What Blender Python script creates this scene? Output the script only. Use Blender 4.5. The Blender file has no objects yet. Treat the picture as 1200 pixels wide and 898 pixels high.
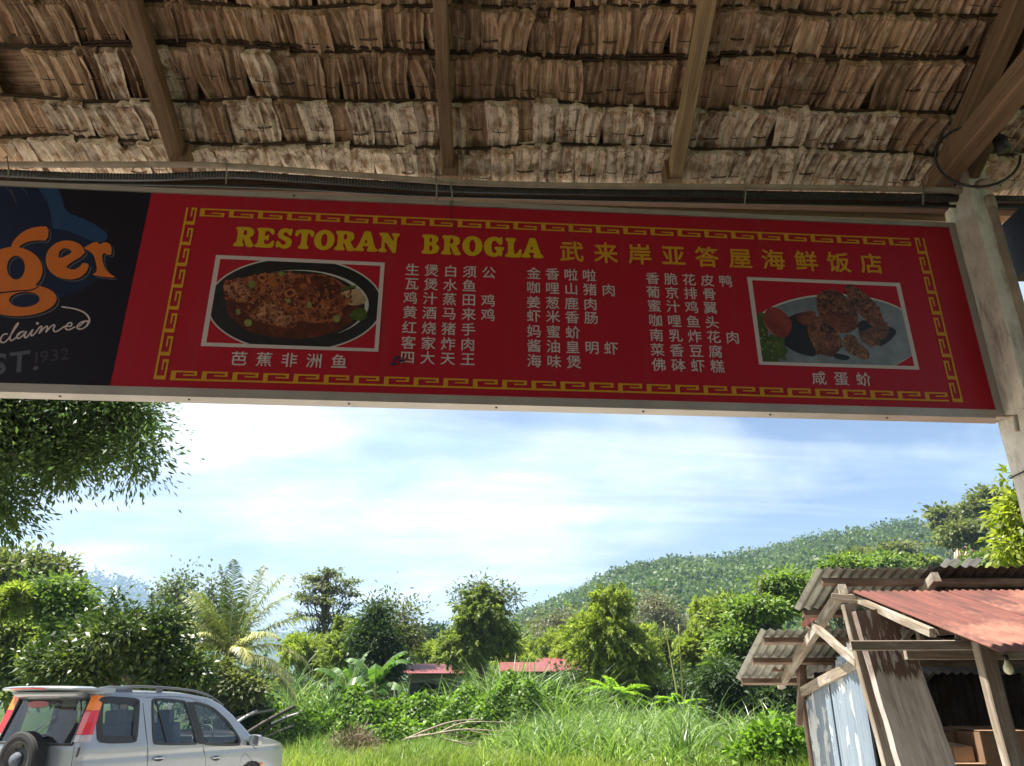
import bpy, bmesh, math, random
import numpy as np
from mathutils import Vector, Matrix
from mathutils.geometry import tessellate_polygon

scn = bpy.context.scene
COL = scn.collection
PI = math.pi
R = math.radians

# ------------------------------------------------------------------ camera
FPX, CX, CY = 904.0, 600.0, 449.0        # focal length in photo pixels, photo centre
PITCH = R(22.487)
EYE = 1.5
cam_d = bpy.data.cameras.new('camera')
cam_d.sensor_fit = 'HORIZONTAL'; cam_d.sensor_width = 36.0
cam_d.lens = 36.0 * FPX / 1200.0
cam_d.clip_start = 0.05; cam_d.clip_end = 20000
cam = bpy.data.objects.new('camera', cam_d); COL.objects.link(cam)
cam.location = (0, 0, EYE); cam.rotation_euler = (PI/2 + PITCH, 0, 0)
scn.camera = cam

# ------------------------------------------------------------------ light
SUN_EL, SUN_AZ = 66.0, 271.0              # azimuth clockwise from +Y: high on the left
sd = Vector((math.sin(R(SUN_AZ))*math.cos(R(SUN_EL)), math.cos(R(SUN_AZ))*math.cos(R(SUN_EL)), math.sin(R(SUN_EL))))
sl = bpy.data.lights.new('sun', 'SUN'); sl.energy = 5.0; sl.angle = R(0.53); sl.color = (1.0, 0.955, 0.88)
sun = bpy.data.objects.new('sun', sl); COL.objects.link(sun)
sun.rotation_euler = (-sd).to_track_quat('-Z', 'Y').to_euler(); sun.location = (0, 0, 40)

w = bpy.data.worlds.new('World'); scn.world = w; w.use_nodes = True
nt = w.node_tree; nt.nodes.clear(); N = nt.nodes.new; LK = nt.links.new
out = N('ShaderNodeOutputWorld'); bg = N('ShaderNodeBackground'); LK(bg.outputs[0], out.inputs[0])
sky = N('ShaderNodeTexSky'); sky.sky_type = 'NISHITA'; sky.sun_disc = False
sky.sun_elevation = R(SUN_EL); sky.sun_rotation = R(SUN_AZ)
sky.air_density = 1.0; sky.dust_density = 0.8; sky.ozone_density = 0.9; sky.altitude = 0
tc = N('ShaderNodeTexCoord'); sp = N('ShaderNodeSeparateXYZ'); LK(tc.outputs['Generated'], sp.inputs[0])
def mth(op, a, b=None, c=None, clamp=False):
    n = N('ShaderNodeMath'); n.operation = op; n.use_clamp = clamp
    for i, v in enumerate((a, b, c)):
        if v is None: continue
        if isinstance(v, (int, float)): n.inputs[i].default_value = v
        else: LK(v, n.inputs[i])
    return n.outputs[0]
zz = mth('ADD', mth('ABSOLUTE', sp.outputs[2]), 0.18)
cb = N('ShaderNodeCombineXYZ'); LK(mth('DIVIDE', sp.outputs[0], zz), cb.inputs[0]); LK(mth('DIVIDE', sp.outputs[1], zz), cb.inputs[1])
def wnoise(scale, rot, loc, sc3, det=8, rough=0.55, dist=0.0):
    m = N('ShaderNodeMapping'); m.inputs['Rotation'].default_value = (0, 0, rot); m.inputs['Scale'].default_value = sc3
    m.inputs['Location'].default_value = loc; LK(cb.outputs[0], m.inputs[0])
    t = N('ShaderNodeTexNoise'); t.inputs['Scale'].default_value = scale; t.inputs['Detail'].default_value = det
    t.inputs['Roughness'].default_value = rough; t.inputs['Distortion'].default_value = dist; LK(m.outputs[0], t.inputs[0])
    return t.outputs[0]
def wramp(x, a, b):
    n = N('ShaderNodeMapRange'); n.interpolation_type = 'SMOOTHSTEP'; LK(x, n.inputs[0])
    n.inputs[1].default_value = a; n.inputs[2].default_value = b; return n.outputs[0]
SKY_OFF = (3.1, 1.7, 0)
big = wramp(wnoise(0.75, R(20), SKY_OFF, (1, 1, 1), 6, 0.55, 0.4), 0.40, 0.62)
wisp = wramp(wnoise(1.3, R(-18), (5, 2, 0), (0.5, 2.2, 1), 9, 0.6, 0.6), 0.35, 0.75)
cl = mth('ADD', mth('MULTIPLY', mth('SUBTRACT', big, mth('MULTIPLY', sp.outputs[0], 0.9)), 0.54), mth('MULTIPLY', wisp, 0.5), clamp=True)
mx = N('ShaderNodeMix'); mx.data_type = 'RGBA'; LK(cl, mx.inputs[0]); LK(sky.outputs[0], mx.inputs[6])
shade = N('ShaderNodeMix'); shade.data_type = 'RGBA'; LK(wramp(wnoise(1.6, 0, (9, 4, 0), (1, 1.6, 1), 6), 0.35, 0.6), shade.inputs[0])
shade.inputs[6].default_value = (5.3, 6.9, 8.0, 1); shade.inputs[7].default_value = (8.2, 8.5, 8.7, 1)
LK(shade.outputs[2], mx.inputs[7])
LK(mx.outputs[2], bg.inputs[0]); bg.inputs[1].default_value = 0.051

scn.view_settings.view_transform = 'Standard'; scn.view_settings.look = 'None'
scn.view_settings.exposure = 1.68; scn.view_settings.gamma = 1.0
scn.render.engine = 'CYCLES'
scn.cycles.use_denoising = True
scn.cycles.max_bounces = 7; scn.cycles.diffuse_bounces = 4; scn.cycles.transparent_max_bounces = 12
scn.cycles.volume_bounces = 0

# ------------------------------------------------------------------ helpers
cP, sP = math.cos(PITCH), math.sin(PITCH)
def ray(px, py):
    u = (px-CX)/FPX; v = (CY-py)/FPX
    return u, cP - v*sP, sP + v*cP
def P(px, py, Y):
    "world point at depth Y seen at photo pixel (px, py)"
    x, y, z = ray(px, py)
    return Vector((x/y*Y, Y, EYE + z/y*Y))
def lin(c):
    "sRGB 0-255 to linear"
    return tuple((v/255/12.92 if v/255 <= .04045 else ((v/255+.055)/1.055)**2.4) for v in c)

def tagit(o, label=None, cat=None, group=None, kind=None):
    if label: o['label'] = label
    if cat: o['category'] = cat
    if group: o['group'] = group
    if kind: o['kind'] = kind
    return o
def empty(name, loc=(0, 0, 0), label=None, cat=None, group=None, rz=0):
    o = bpy.data.objects.new(name, None); COL.objects.link(o); o.location = loc; o.rotation_euler = (0, 0, rz)
    o.empty_display_size = .1
    return tagit(o, label, cat, group)
def link(name, me, parent=None, mat=None):
    o = bpy.data.objects.new(name, me); COL.objects.link(o)
    if mat is not None and not me.materials: me.materials.append(mat)
    if parent is not None: o.parent = parent
    return o

class MB:
    "collects primitives with a local grain coordinate 'lc' (x runs along the piece); builds ONE mesh"
    def __init__(s): s.v = []; s.f = []; s.lc = []; s.sm = []
    def add(s, vs, fs, lc=None, smooth=False):
        b = len(s.v); s.v += [tuple(p) for p in vs]; s.f += [[i+b for i in f] for f in fs]
        s.lc += [tuple(p) for p in (lc if lc is not None else vs)]; s.sm += [smooth]*len(fs); return s
    def box(s, c, d, rot=None, bev=0.0):
        hx, hy, hz = d[0]/2, d[1]/2, d[2]/2
        loc = [Vector((x, y, z)) for x in (-hx, hx) for y in (-hy, hy) for z in (-hz, hz)]
        off = Vector((c[0]*3.7+c[2], c[1]*2.3, c[2]*1.7))
        ax = max(range(3), key=lambda i: d[i]); perm = [ax]+[i for i in range(3) if i != ax]
        lc = [Vector([p[i] for i in perm])+off for p in loc]
        if rot is not None: loc = [rot @ p for p in loc]
        vs = [Vector(c)+p for p in loc]
        return s.add(vs, [(0, 1, 3, 2), (4, 6, 7, 5), (0, 4, 5, 1), (2, 3, 7, 6), (0, 2, 6, 4), (1, 5, 7, 3)], lc)
    def beam(s, p0, p1, w, h, up=(0, 0, 1), ragged=0.0, seg=1, wob=0.0, rng=random):
        "rectangular timber from p0 to p1; w across, h along up"
        p0 = Vector(p0); p1 = Vector(p1); d = (p1-p0); L = d.length; d.normalize()
        u = Vector(up); x = d.cross(u)
        if x.length < 1e-4: x = d.cross(Vector((0, 1, 0)))
        x.normalize(); u = x.cross(d).normalized()
        off = Vector((rng.uniform(0, 50), rng.uniform(0, 50), rng.uniform(0, 50)))
        vs = []; lc = []; c = min(w, h)*0.08
        prof = [(-w/2+c, -h/2), (w/2-c, -h/2), (w/2, -h/2+c), (w/2, h/2-c), (w/2-c, h/2), (-w/2+c, h/2), (-w/2, h/2-c), (-w/2, -h/2+c)]
        for i in range(seg+1):
            t = i/seg; j = (rng.uniform(-wob, wob), rng.uniform(-wob, wob)) if 0 < i < seg else (0, 0)
            for (a, b) in prof:
                e = rng.uniform(-ragged, ragged) if i in (0, seg) else 0
                vs.append(p0 + d*(L*t+e) + x*(a+j[0]) + u*(b+j[1])); lc.append(Vector((L*t, a, b))+off)
        fs = []
        for i in range(seg):
            for k in range(8):
                a = i*8+k; b = i*8+(k+1) % 8; fs.append((a, b, b+8, a+8))
        fs.append(tuple(reversed(range(8)))); fs.append(tuple(seg*8+k for k in range(8)))
        return s.add(vs, fs, lc)
    def tube(s, pts, r, n=8, caps=True, smooth=True):
        pts = [Vector(p) for p in pts]; m = len(pts)
        rr = r if hasattr(r, '__len__') else [r]*m
        vs = []; lc = []; L = 0; prev = None
        off = (pts[0].x*3.1+pts[0].z, 0, 0)
        for i, p in enumerate(pts):
            t = (pts[min(i+1, m-1)]-pts[max(i-1, 0)]).normalized()
            if prev is None:
                a = t.cross(Vector((0, 0, 1)))
                if a.length < .01: a = t.cross(Vector((0, 1, 0)))
            else: a = prev - t*prev.dot(t)
            a.normalize(); prev = a; b = t.cross(a)
            if i: L += (p-pts[i-1]).length
            for k in range(n):
                q = 2*PI*k/n; vs.append(p+(a*math.cos(q)+b*math.sin(q))*rr[i]); lc.append((L+off[0], math.cos(q)*rr[i], math.sin(q)*rr[i]))
        fs = [(i*n+k, i*n+(k+1) % n, (i+1)*n+(k+1) % n, (i+1)*n+k) for i in range(m-1) for k in range(n)]
        if caps: fs += [tuple(reversed(range(n))), tuple((m-1)*n+k for k in range(n))]
        return s.add(vs, fs, lc, smooth)
    def grid(s, pts, nu, nv, closed_u=False, smooth=True, lc=None, flip=False):
        fs = []
        for i in range(nu-(0 if closed_u else 1)):
            for j in range(nv-1):
                a, b = i*nv+j, ((i+1) % nu)*nv+j
                q = (a, b, b+1, a+1); fs.append(q[::-1] if flip else q)
        return s.add(pts, fs, lc, smooth)
    def mesh(s, name, mat):
        me = bpy.data.meshes.new(name); me.from_pydata(s.v, [], s.f)
        at = me.attributes.new('lc', 'FLOAT_VECTOR', 'POINT'); at.data.foreach_set('vector', np.array(s.lc, 'f').ravel())
        me.polygons.foreach_set('use_smooth', s.sm); me.update()
        if mat is not None: me.materials.append(mat)
        return me
    def build(s, name, mat, parent=None):
        return link(name, s.mesh(name, mat), parent)

# ------------------------------------------------------------------ materials
MATS = {}
class NG:
    def __init__(s, name):
        s.m = bpy.data.materials.new(name); s.m.use_nodes = True; s.t = s.m.node_tree; s.t.nodes.clear()
        s.out = s.n('ShaderNodeOutputMaterial')
    def n(s, ty): return s.t.nodes.new(ty)
    def l(s, a, b): s.t.links.new(a, b)
    def coord(s, kind='lc', scale=(1, 1, 1), obj_rand=False):
        if kind == 'lc':
            a = s.n('ShaderNodeAttribute'); a.attribute_name = 'lc'; o = a.outputs['Vector']
        else:
            a = s.n('ShaderNodeTexCoord'); o = a.outputs[kind]
        m = s.n('ShaderNodeMapping'); m.inputs['Scale'].default_value = scale; s.l(o, m.inputs[0])
        if obj_rand:
            oi = s.n('ShaderNodeObjectInfo'); q = s.n('ShaderNodeVectorMath'); q.operation = 'SCALE'; q.inputs[0].default_value = (37, 51, 23)
            s.l(oi.outputs['Random'], q.inputs['Scale']); s.l(q.outputs[0], m.inputs['Location'])
        return m.outputs[0]
    def noise(s, vec, scale=1, det=4, rough=.55, dist=0):
        t = s.n('ShaderNodeTexNoise'); s.l(vec, t.inputs[0]); t.inputs['Scale'].default_value = scale
        t.inputs['Detail'].default_value = det; t.inputs['Roughness'].default_value = rough; t.inputs['Distortion'].default_value = dist
        return t.outputs[0]
    def ramp(s, x, stops):
        r = s.n('ShaderNodeValToRGB'); s.l(x, r.inputs[0]); e = r.color_ramp.elements
        while len(e) < len(stops): e.new(.5)
        for i, (p, c) in enumerate(stops):
            e[i].position = p; e[i].color = (*c[:3], 1) if hasattr(c, '__len__') else (c, c, c, 1)
        return r.outputs[0]
    def mix(s, f, a, b, mode='MIX'):
        m = s.n('ShaderNodeMix'); m.data_type = 'RGBA'; m.blend_type = mode
        for i, v in ((0, f), (6, a), (7, b)):
            if isinstance(v, (int, float)): m.inputs[i].default_value = v
            elif isinstance(v, tuple): m.inputs[i].default_value = (*v[:3], 1)
            else: s.l(v, m.inputs[i])
        return m.outputs[2]
    def bump(s, h, strength=.5, dist=.002):
        b = s.n('ShaderNodeBump'); b.inputs['Strength'].default_value = strength; b.inputs['Distance'].default_value = dist
        s.l(h, b.inputs['Height']); return b.outputs[0]
    def bsdf(s, col, rough=.7, metal=0, normal=None, spec=.5, trans=None, coat=0, alpha=None):
        b = s.n('ShaderNodeBsdfPrincipled')
        for k, v in (('Base Color', col), ('Roughness', rough), ('Metallic', metal)):
            if isinstance(v, (int, float)): b.inputs[k].default_value = v
            elif isinstance(v, tuple): b.inputs[k].default_value = (*v[:3], 1)
            else: s.l(v, b.inputs[k])
        b.inputs['Specular IOR Level'].default_value = spec; b.inputs['Coat Weight'].default_value = coat
        if normal is not None: s.l(normal, b.inputs['Normal'])
        o = b.outputs[0]
        if trans:
            tb = s.n('ShaderNodeBsdfTranslucent'); 
            if isinstance(trans[1], tuple): tb.inputs[0].default_value = (*trans[1][:3], 1)
            else: s.l(trans[1], tb.inputs[0])
            m = s.n('ShaderNodeMixShader'); m.inputs[0].default_value = trans[0]; s.l(o, m.inputs[1]); s.l(tb.outputs[0], m.inputs[2]); o = m.outputs[0]
        s.l(o, s.out.inputs[0]); return s.m

def simple(name, c, rough=.6, metal=0, spec=.5, var=.12, vs=6, bump=.15, coord='Object', coat=0):
    g = NG(name); v = g.coord(coord); n = g.noise(v, vs, 5)
    col = g.ramp(n, [(.3, tuple(x*(1-var) for x in c)), (.7, tuple(min(1, x*(1+var)) for x in c))])
    nb = g.noise(v, vs*12, 3)
    return g.bsdf(col, rough, metal, g.bump(nb, bump, .001), spec, coat=coat)
def wood(name, dark, light, grain=14, weather=None, rough=.8, bump=.5):
    g = NG(name)
    v = g.coord('lc', (1.2, grain*1.6, grain*1.6)); n = g.noise(v, 1.6, 7, .62, .6)
    col = g.ramp(n, [(.28, dark), (.72, light)])
    v2 = g.coord('lc', (3.0, 9, 9)); n2 = g.noise(v2, 1.0, 5, .6)
    if weather: col = g.mix(g.ramp(n2, [(.45, 0), (.62, 1)]), col, weather)
    fine = g.noise(g.coord('lc', (4, 160, 160)), 1, 3)
    col = g.mix(g.ramp(fine, [(.3, .55), (.5, 0)]), col, tuple(x*.35 for x in dark))
    return g.bsdf(col, rough, 0, g.bump(n, bump, .003), .3)

def thatch_mat(name, pale=0.0):
    g = NG(name)
    v = g.coord('lc', (5, 60, 60), True); n = g.noise(v, 1.0, 6, .6, .4)
    oi = g.n('ShaderNodeObjectInfo')
    base = g.ramp(n, [(.22, (.13, .070, .046)), (.5, (.50, .325, .215)), (.75, (.78, .58, .42))])
    tone = g.ramp(oi.outputs['Random'], [(0, (.55, .52, .50)), (.5, (.85, .80, .74)), (1, (1.15, 1.12, 1.08))])
    col = g.mix(1.0, base, tone, 'MULTIPLY')
    bl = g.noise(g.coord('lc', (11, 14, 14), True), 1.4, 5, .65)
    col = g.mix(g.ramp(bl, [(.52-.12*pale, 0), (.66-.12*pale, .35+.45*pale)]), col, (.90, .76, .62))
    st = g.noise(g.coord('lc', (2, 190, 190), True), 1, 2)
    col = g.mix(g.ramp(st, [(.30, .8), (.42, 0)]), col, (.05, .028, .016))
    dk = g.noise(g.coord('lc', (6, 5, 5), True), 1, 3)
    col = g.mix(g.ramp(dk, [(.55, 0), (.75, .55)]), col, (.06, .035, .022))
    return g.bsdf(col, .75, 0, g.bump(n, .8, .004), .25)

M = {}
M['thatch'] = thatch_mat('dry_palm_leaf'); M['thatch_pale'] = thatch_mat('dry_palm_leaf_mildew_eave_light', 1.0)  # pale copy for the lowest rows: mildew mottling plus eave light put into colour
M['lath'] = wood('dark_lath', (.03, .018, .012), (.10, .06, .04))
M['stitch'] = wood('rattan_stitch', (.05, .03, .02), (.16, .10, .06))
M['rafter'] = wood('rafter_timber', (.15, .082, .048), (.33, .20, .12), weather=(.27, .17, .11))
M['rafter_pale'] = wood('pale_rafter_timber', (.28, .18, .10), (.52, .36, .21))
M['plate'] = wood('dark_beam_timber', (.055, .030, .020), (.13, .075, .048))
M['lintel'] = wood('lintel_timber', (.28, .19, .11), (.46, .34, .22))
def concrete(name, c, stain):
    g = NG(name); v = g.coord('Object'); n = g.noise(v, 9, 8, .7)
    col = g.ramp(n, [(.3, tuple(x*.72 for x in c)), (.65, c)])
    s = g.noise(g.coord('Object', (6, 6, 1.6)), 3, 6, .7); col = g.mix(g.ramp(s, [(.52, 0), (.7, .75)]), col, stain)
    sp_ = g.noise(g.coord('Object', (60, 60, 60)), 1, 3); col = g.mix(g.ramp(sp_, [(.64, 0), (.72, .7)]), col, tuple(x*.3 for x in c))
    return g.bsdf(col, .9, 0, g.bump(n, .5, .006), .3)
M['post_conc'] = concrete('limewashed_concrete', (.76, .69, .58), (.22, .17, .12))
M['floor'] = concrete('concrete_floor', (.20, .17, .15), (.12, .10, .09))
M['pvc'] = simple('aged_pvc_pipe', (.42, .33, .25), .55, var=.25, vs=9)
M['conduit'] = simple('black_flexible_conduit', (.045, .040, .040), .45, var=.3)
M['cable'] = simple('black_cable', (.02, .018, .018), .5)
M['clip'] = simple('galvanised_strap', (.30, .27, .23), .5, .3)
M['navy'] = simple('dark_navy_plastic', (.012, .014, .03), .5)

# ------------------------------------------------------------------ pavilion (the thatched hall we look out of)
rng = random.Random(5)
pav = empty('thatched_pavilion', (0, 0, 0), 'open pavilion with dry palm leaf thatch on dark timber rafters, seen from inside', 'pavilion')
RY = R(1.2); ROOF_T = math.tan(R(23.3))
X_ = Vector((math.cos(RY), math.sin(RY), 0)); Yh = Vector((-math.sin(RY), math.cos(RY), 0))
SL = R(23.3)
DN = (Yh*math.cos(SL) - Vector((0, 0, 1))*math.sin(SL)).normalized()    # down the slope, outwards
NU = X_.cross(DN).normalized()
if NU.z < 0: NU = -NU                                                    # up normal of the roof
EAVE = Vector((0, 3.75, EYE + .7533*3.75))                               # point on the roof underside
def RP(x, d, n=0.0):
    "x along the eave, d metres up the slope from the reference line, n above the roof plane"
    return EAVE + X_*x - DN*d + NU*n
def ROTR(): return Matrix((X_, DN, NU)).transposed()

def leaf_mesh(rg, L=.37, W=.135, nc=5, nr=4):
    nc = rg.choice((4, 5, 6, 7)); bow = rg.uniform(-.022, .022); pz = [rg.uniform(.5, 1.5) for _ in range(nc+1)]
    mb = MB(); pts = []; lc = []
    skew = rg.uniform(-.06, .06); cup = rg.uniform(-.008, .012); split = rg.random() < .5; sc = rg.randint(1, nc-2)
    top = [rg.uniform(-.010, .010) for _ in range(nc+1)]
    o = (rg.uniform(0, 9), rg.uniform(0, 9))
    for i in range(nc+1):
        for j in range(nr+2):
            if j == 0: v = -.012+top[i]*.6; z = .030      # wraps up over the lath
            else: v = top[i] + (L-top[i])*(j-1)/nr; z = (-.009 if i % 2 else .006) + cup*math.sin(PI*i/nc)
            if j == 1: z -= .008
            z *= pz[i]
            u = (i/nc-.5)*W*(1+.10*math.sin(j)) + skew*v + bow*math.sin(v*9)+(pz[i]-1)*.006 + rg.uniform(-.003, .003)
            if j > 1: z += rg.uniform(-.003, .003)
            if split and j >= nr and i == sc: z += .018
            pts.append((u, v, z)); lc.append((v+o[0], u+o[1], z))
    mb.grid(pts, nc+1, nr+2, smooth=False, lc=lc)
    return mb
PITCH_R = .256; TILT = R(8.5)
variants = [leaf_mesh(random.Random(100+i)) for i in range(20)]
vm = {k: [m.mesh('leaf', M[k]) for m in variants] for k in ('thatch', 'thatch_pale')}
def stitch_mesh(rg):
    mb = MB(); w = rg.uniform(.030, .048); a = rg.uniform(-.12, .12)
    for q in range(rg.choice((1, 2, 2))):
        z = -.012; off = q*.006
        mb.tube([(-w, .0+off, -.006), (-w*.6, off+a*.01, z), (0, off*1.2+a*.03, z-.002), (w*.7, off+a*.06, z), (w, off+a*.07, -.006)], .0024, 5)
    if rg.random() < .4: mb.tube([(rg.uniform(-.01, .02), -.02, -.008), (rg.uniform(-.01, .02), .02, -.012)], .0022, 5)
    return mb
stv = [stitch_mesh(random.Random(i+40)) for i in range(8)]
stvm = [m.mesh('stitch', M['stitch']) for m in stv]
first_d = -.03
rows = [first_d + i*PITCH_R*(1 + .0) for i in range(30)]
# measured tops of the rows that show (metres up the slope)
def d_of(py):
    x, y, z = ray(620, py); r = z/y
    Yv = (2.825+1.615)/(r+.4307); return (3.75-Yv)/math.cos(SL)
rows[0:5] = [d_of(178), d_of(128), d_of(70), d_of(15), d_of(-38)]
for i in range(5, 30): rows[i] = rows[i-1]+PITCH_R
def Rtilt(sk):
    return ROTR() @ Matrix.Rotation(TILT, 3, 'X') @ Matrix.Rotation(sk, 3, 'Z')
XL, XR = -7.0, 6.0
def sag(x, i): return .014*math.sin(x*1.7+i*2.1) + .011*math.sin(x*4.3+i*1.3) + .006*math.sin(x*9.1+i)
stuff_mb = MB()
for i, d in enumerate(rows[:24]):
    vis = i < 5
    row = None
    if vis:
        row = empty('thatch_row'); row.parent = pav
    stm = MB()
    x = XL + rng.uniform(0, .1); k = 0
    while x < XR:
        qp = RP(x, d+.12); dz_ = qp.z-EYE; fw = qp.y*cP+dz_*sP
        pxl = 600+904*qp.x/fw; pyl = 449-904*(dz_*cP-qp.y*sP)/fw
        seen = vis and -40 < pxl < 1240 and pyl > -75
        wid = rng.uniform(.104, .150); x += wid; k += 1
        if i in (2, 3) and -2.75 < x < -2.55 and vis: continue       # rotted gap at the left
        if i == 1 and -2.52 < x < -2.42: continue
        if i == 3 and .02 < x < .10: continue
        fan = 0.0
        if rng.random() < .14: fan = rng.uniform(-.16, .16)
        sk = rng.gauss(0, .045) + fan
        dd = d + sag(x, i) + rng.uniform(-.011, .011) - (.03 if rng.random() < .05 else 0)
        base = RP(x, dd, .010 + (.010 if k % 2 else 0) + rng.uniform(-.004, .004))
        if seen:
            key = 'thatch_pale' if i == 0 or (i == 1 and rng.random() < .75) or (i == 2 and rng.random() < .15) else 'thatch'
            o = link('leaf', rng.choice(vm[key]), row)
            mt = Rtilt(sk); s_ = wid/.128*1.08
            m4 = mt.to_4x4(); m4.translation = base
            o.matrix_world = m4 @ Matrix.Diagonal((s_, 1, 1, 1))
            if rng.random() < .93:
                v = rng.choice(stv); R3 = Rtilt(rng.gauss(0, .05))
                c = base + Rtilt(sk) @ Vector((0, PITCH_R*.60+rng.uniform(-.012, .012), -.008))
                so = link('stitch', rng.choice(stvm), row); m5 = R3.to_4x4(); m5.translation = c; so.matrix_world = m5
        else:
            v = rng.choice(variants); R3 = Rtilt(sk)
            o3 = rng.uniform(0, 30)
            stuff_mb.add([base + R3 @ Vector(p) for p in v.v], v.f, [(a+o3, b+o3, c_) for a, b, c_ in v.lc])
    if vis:
        lm = MB(); xs = np.arange(XL, XR, .22)
        lm.tube([RP(q, d+.016+sag(q, i), .036+rng.uniform(-.003, .003)) for q in xs], .009, 6)
        if i == 2: lm.tube([RP(q, d+.034+sag(q, i)+rng.uniform(-.01, .01), .040) for q in xs], .008, 5)
        lm.build('lath', M['lath'], row)
        # frayed fibres standing at the row's upper edge
        fb = MB()
        for q in range(170):
            a = rng.uniform(-3.6, 3.6); b = rng.uniform(.02, .07)
            p0 = RP(a, d+sag(a, i)-.004, -.002); p1 = RP(a+rng.uniform(-.05, .05), d+sag(a, i)+rng.uniform(-.5, 1)*b*.6, -.012-rng.random()*.014)
            fb.tube([p0, (p0+p1)/2+NU*-.004, p1], [.0016, .0012, .0006], 4)
        fb.build('frayed_fibre', M['stitch'], row)['kind'] = 'stuff'
o = stuff_mb.build('thatch_leaf_field', M['thatch'], pav); o['kind'] = 'stuff'
# outer thatch cover, front slope and back slope: unseen thickness added to block light leaks
RIDGE_D = 24*PITCH_R - .1
cov = MB()
def slab(x0, x1, d0, d1, n0, n1, f=RP):
    vs = [f(x, d, n) for x in (x0, x1) for d in (d0, d1) for n in (n0, n1)]
    cov.add(vs, [(0, 1, 3, 2), (4, 6, 7, 5), (0, 4, 5, 1), (2, 3, 7, 6), (0, 2, 6, 4), (1, 5, 7, 3)], [(Vector(v)) for v in vs])
slab(XL, XR, -.30, RIDGE_D, .105, .20)
ridge = RP(0, RIDGE_D)
def RB(x, d, n=0):
    DB = (Yh*math.cos(SL) + Vector((0, 0, 1))*math.sin(SL)).normalized()
    nb = X_.cross(DB); nb = -nb if nb.z < 0 else nb
    return ridge + X_*x - DB*d + nb*n
slab(XL, XR, -.05, 6.2, .02, .15, RB)
cov.build('light_block_thatch_cover', M['thatch'], pav)

# rafters under the leaves
def rafter(xc, w, h, d0, d1, mat, name='rafter', n=-.006, dx=0):
    mb = MB(); mb.beam(RP(xc, d0, n-h/2), RP(xc+dx, d1, n-h/2), w, h, NU, seg=6, wob=.002, rng=rng)
    return mb.build(name, M[mat], pav)
def xat(px, py):
    "x on the roof plane under pixel"
    a, b, c = ray(px, py); o_ = Vector((0, 0, EYE)); dv = Vector((a, b, c))
    t = (EAVE-o_).dot(NU)/dv.dot(NU); q = o_+dv*t - EAVE
    return q.dot(X_), -q.dot(DN)
r1, r2, r3, r4 = xat(214, 185), xat(526, 205), xat(788, 205), xat(1098, 205)
t1, t2, t3, t4 = xat(158, 0), xat(517, 0), xat(826, 0), xat(1186, 0)
def raft_px(a, b, w, h, mat):
    k = (b[0]-a[0])/(b[1]-a[1]); d0, d1 = -.02, RIDGE_D
    x0 = a[0]+k*(d0-a[1]); x1 = a[0]+k*(2.0-a[1])
    mb = MB(); mb.beam(RP(x0, d0, -.006-h/2), RP(x1, 2.0, -.006-h/2), w, h, NU, seg=6, wob=.002, rng=rng)
    mb.beam(RP(x1, 2.0, -.006-h/2), RP(x1, d1, -.006-h/2), w, h, NU, seg=3, wob=.002, rng=rng)
    mb.build('rafter', M[mat], pav); return x0
x1r = raft_px(r1, t1, .088, .085, 'rafter'); x2r = raft_px(r2, t2, .070, .09, 'rafter')
x3r = raft_px(r3, t3, .072, .10, 'rafter_pale'); x4r = raft_px(r4, t4, .10, .11, 'rafter')
rafter(x4r+.125, .05, .15, -.02, RIDGE_D, 'rafter', dx=-.0)
for xx in (-3.35, -4.75, -6.2, 3.9, 5.3): rafter(xx, .075, .095, -.02, RIDGE_D, 'rafter')
# back-slope rafters
for xx in (-4.7, -3.3, -1.9, -.4, 1.0, 2.5, 3.9):
    mb = MB(); mb.beam(RB(xx, 0, -.05), RB(xx, 6.1, -.05), .075, .095, rng=rng); mb.build('rafter', M['rafter'], pav)
# wall plate and lintel behind the pipes
YAWP = R(2.6)
def along(px, py, D):
    "point on a line parallel to the eave pipes"
    x, y, z = ray(px, py)
    n = Vector((-math.sin(YAWP), math.cos(YAWP), 0)); dv = Vector((x, y, z))
    return Vector((0, 0, EYE)) + dv*(D/dv.dot(n))
mb = MB(); a = along(0, 208, 3.72); b = along(1180, 239, 3.72); e = (b-a)/1180
mb.beam(a-e*2500-Vector((0, 0, .02)), b+e*1700-Vector((0, 0, .02)), .07, .09, rng=rng); mb.build('wall_plate', M['plate'], pav)
mb = MB(); a = along(868, 248, 3.80); b = along(1120, 257, 3.80); e = (b-a)
mb.beam(a-e*1.5, b+e*.05, .05, .075, rng=rng); mb.build('lintel', M['lintel'], pav)
for (px, py, w_, mat) in ((214, 186, .085, 'rafter'), (528, 200, .088, 'rafter'), (786, 204, .085, 'rafter'), (1108, 212, .16, 'rafter_pale')):
    mb = MB(); p = along(px, py, 3.63); mb.box(p, (w_, .10, .15), Matrix.Rotation(YAWP, 3, 'Z')); mb.build('rafter_cleat', M[mat], pav)
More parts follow.
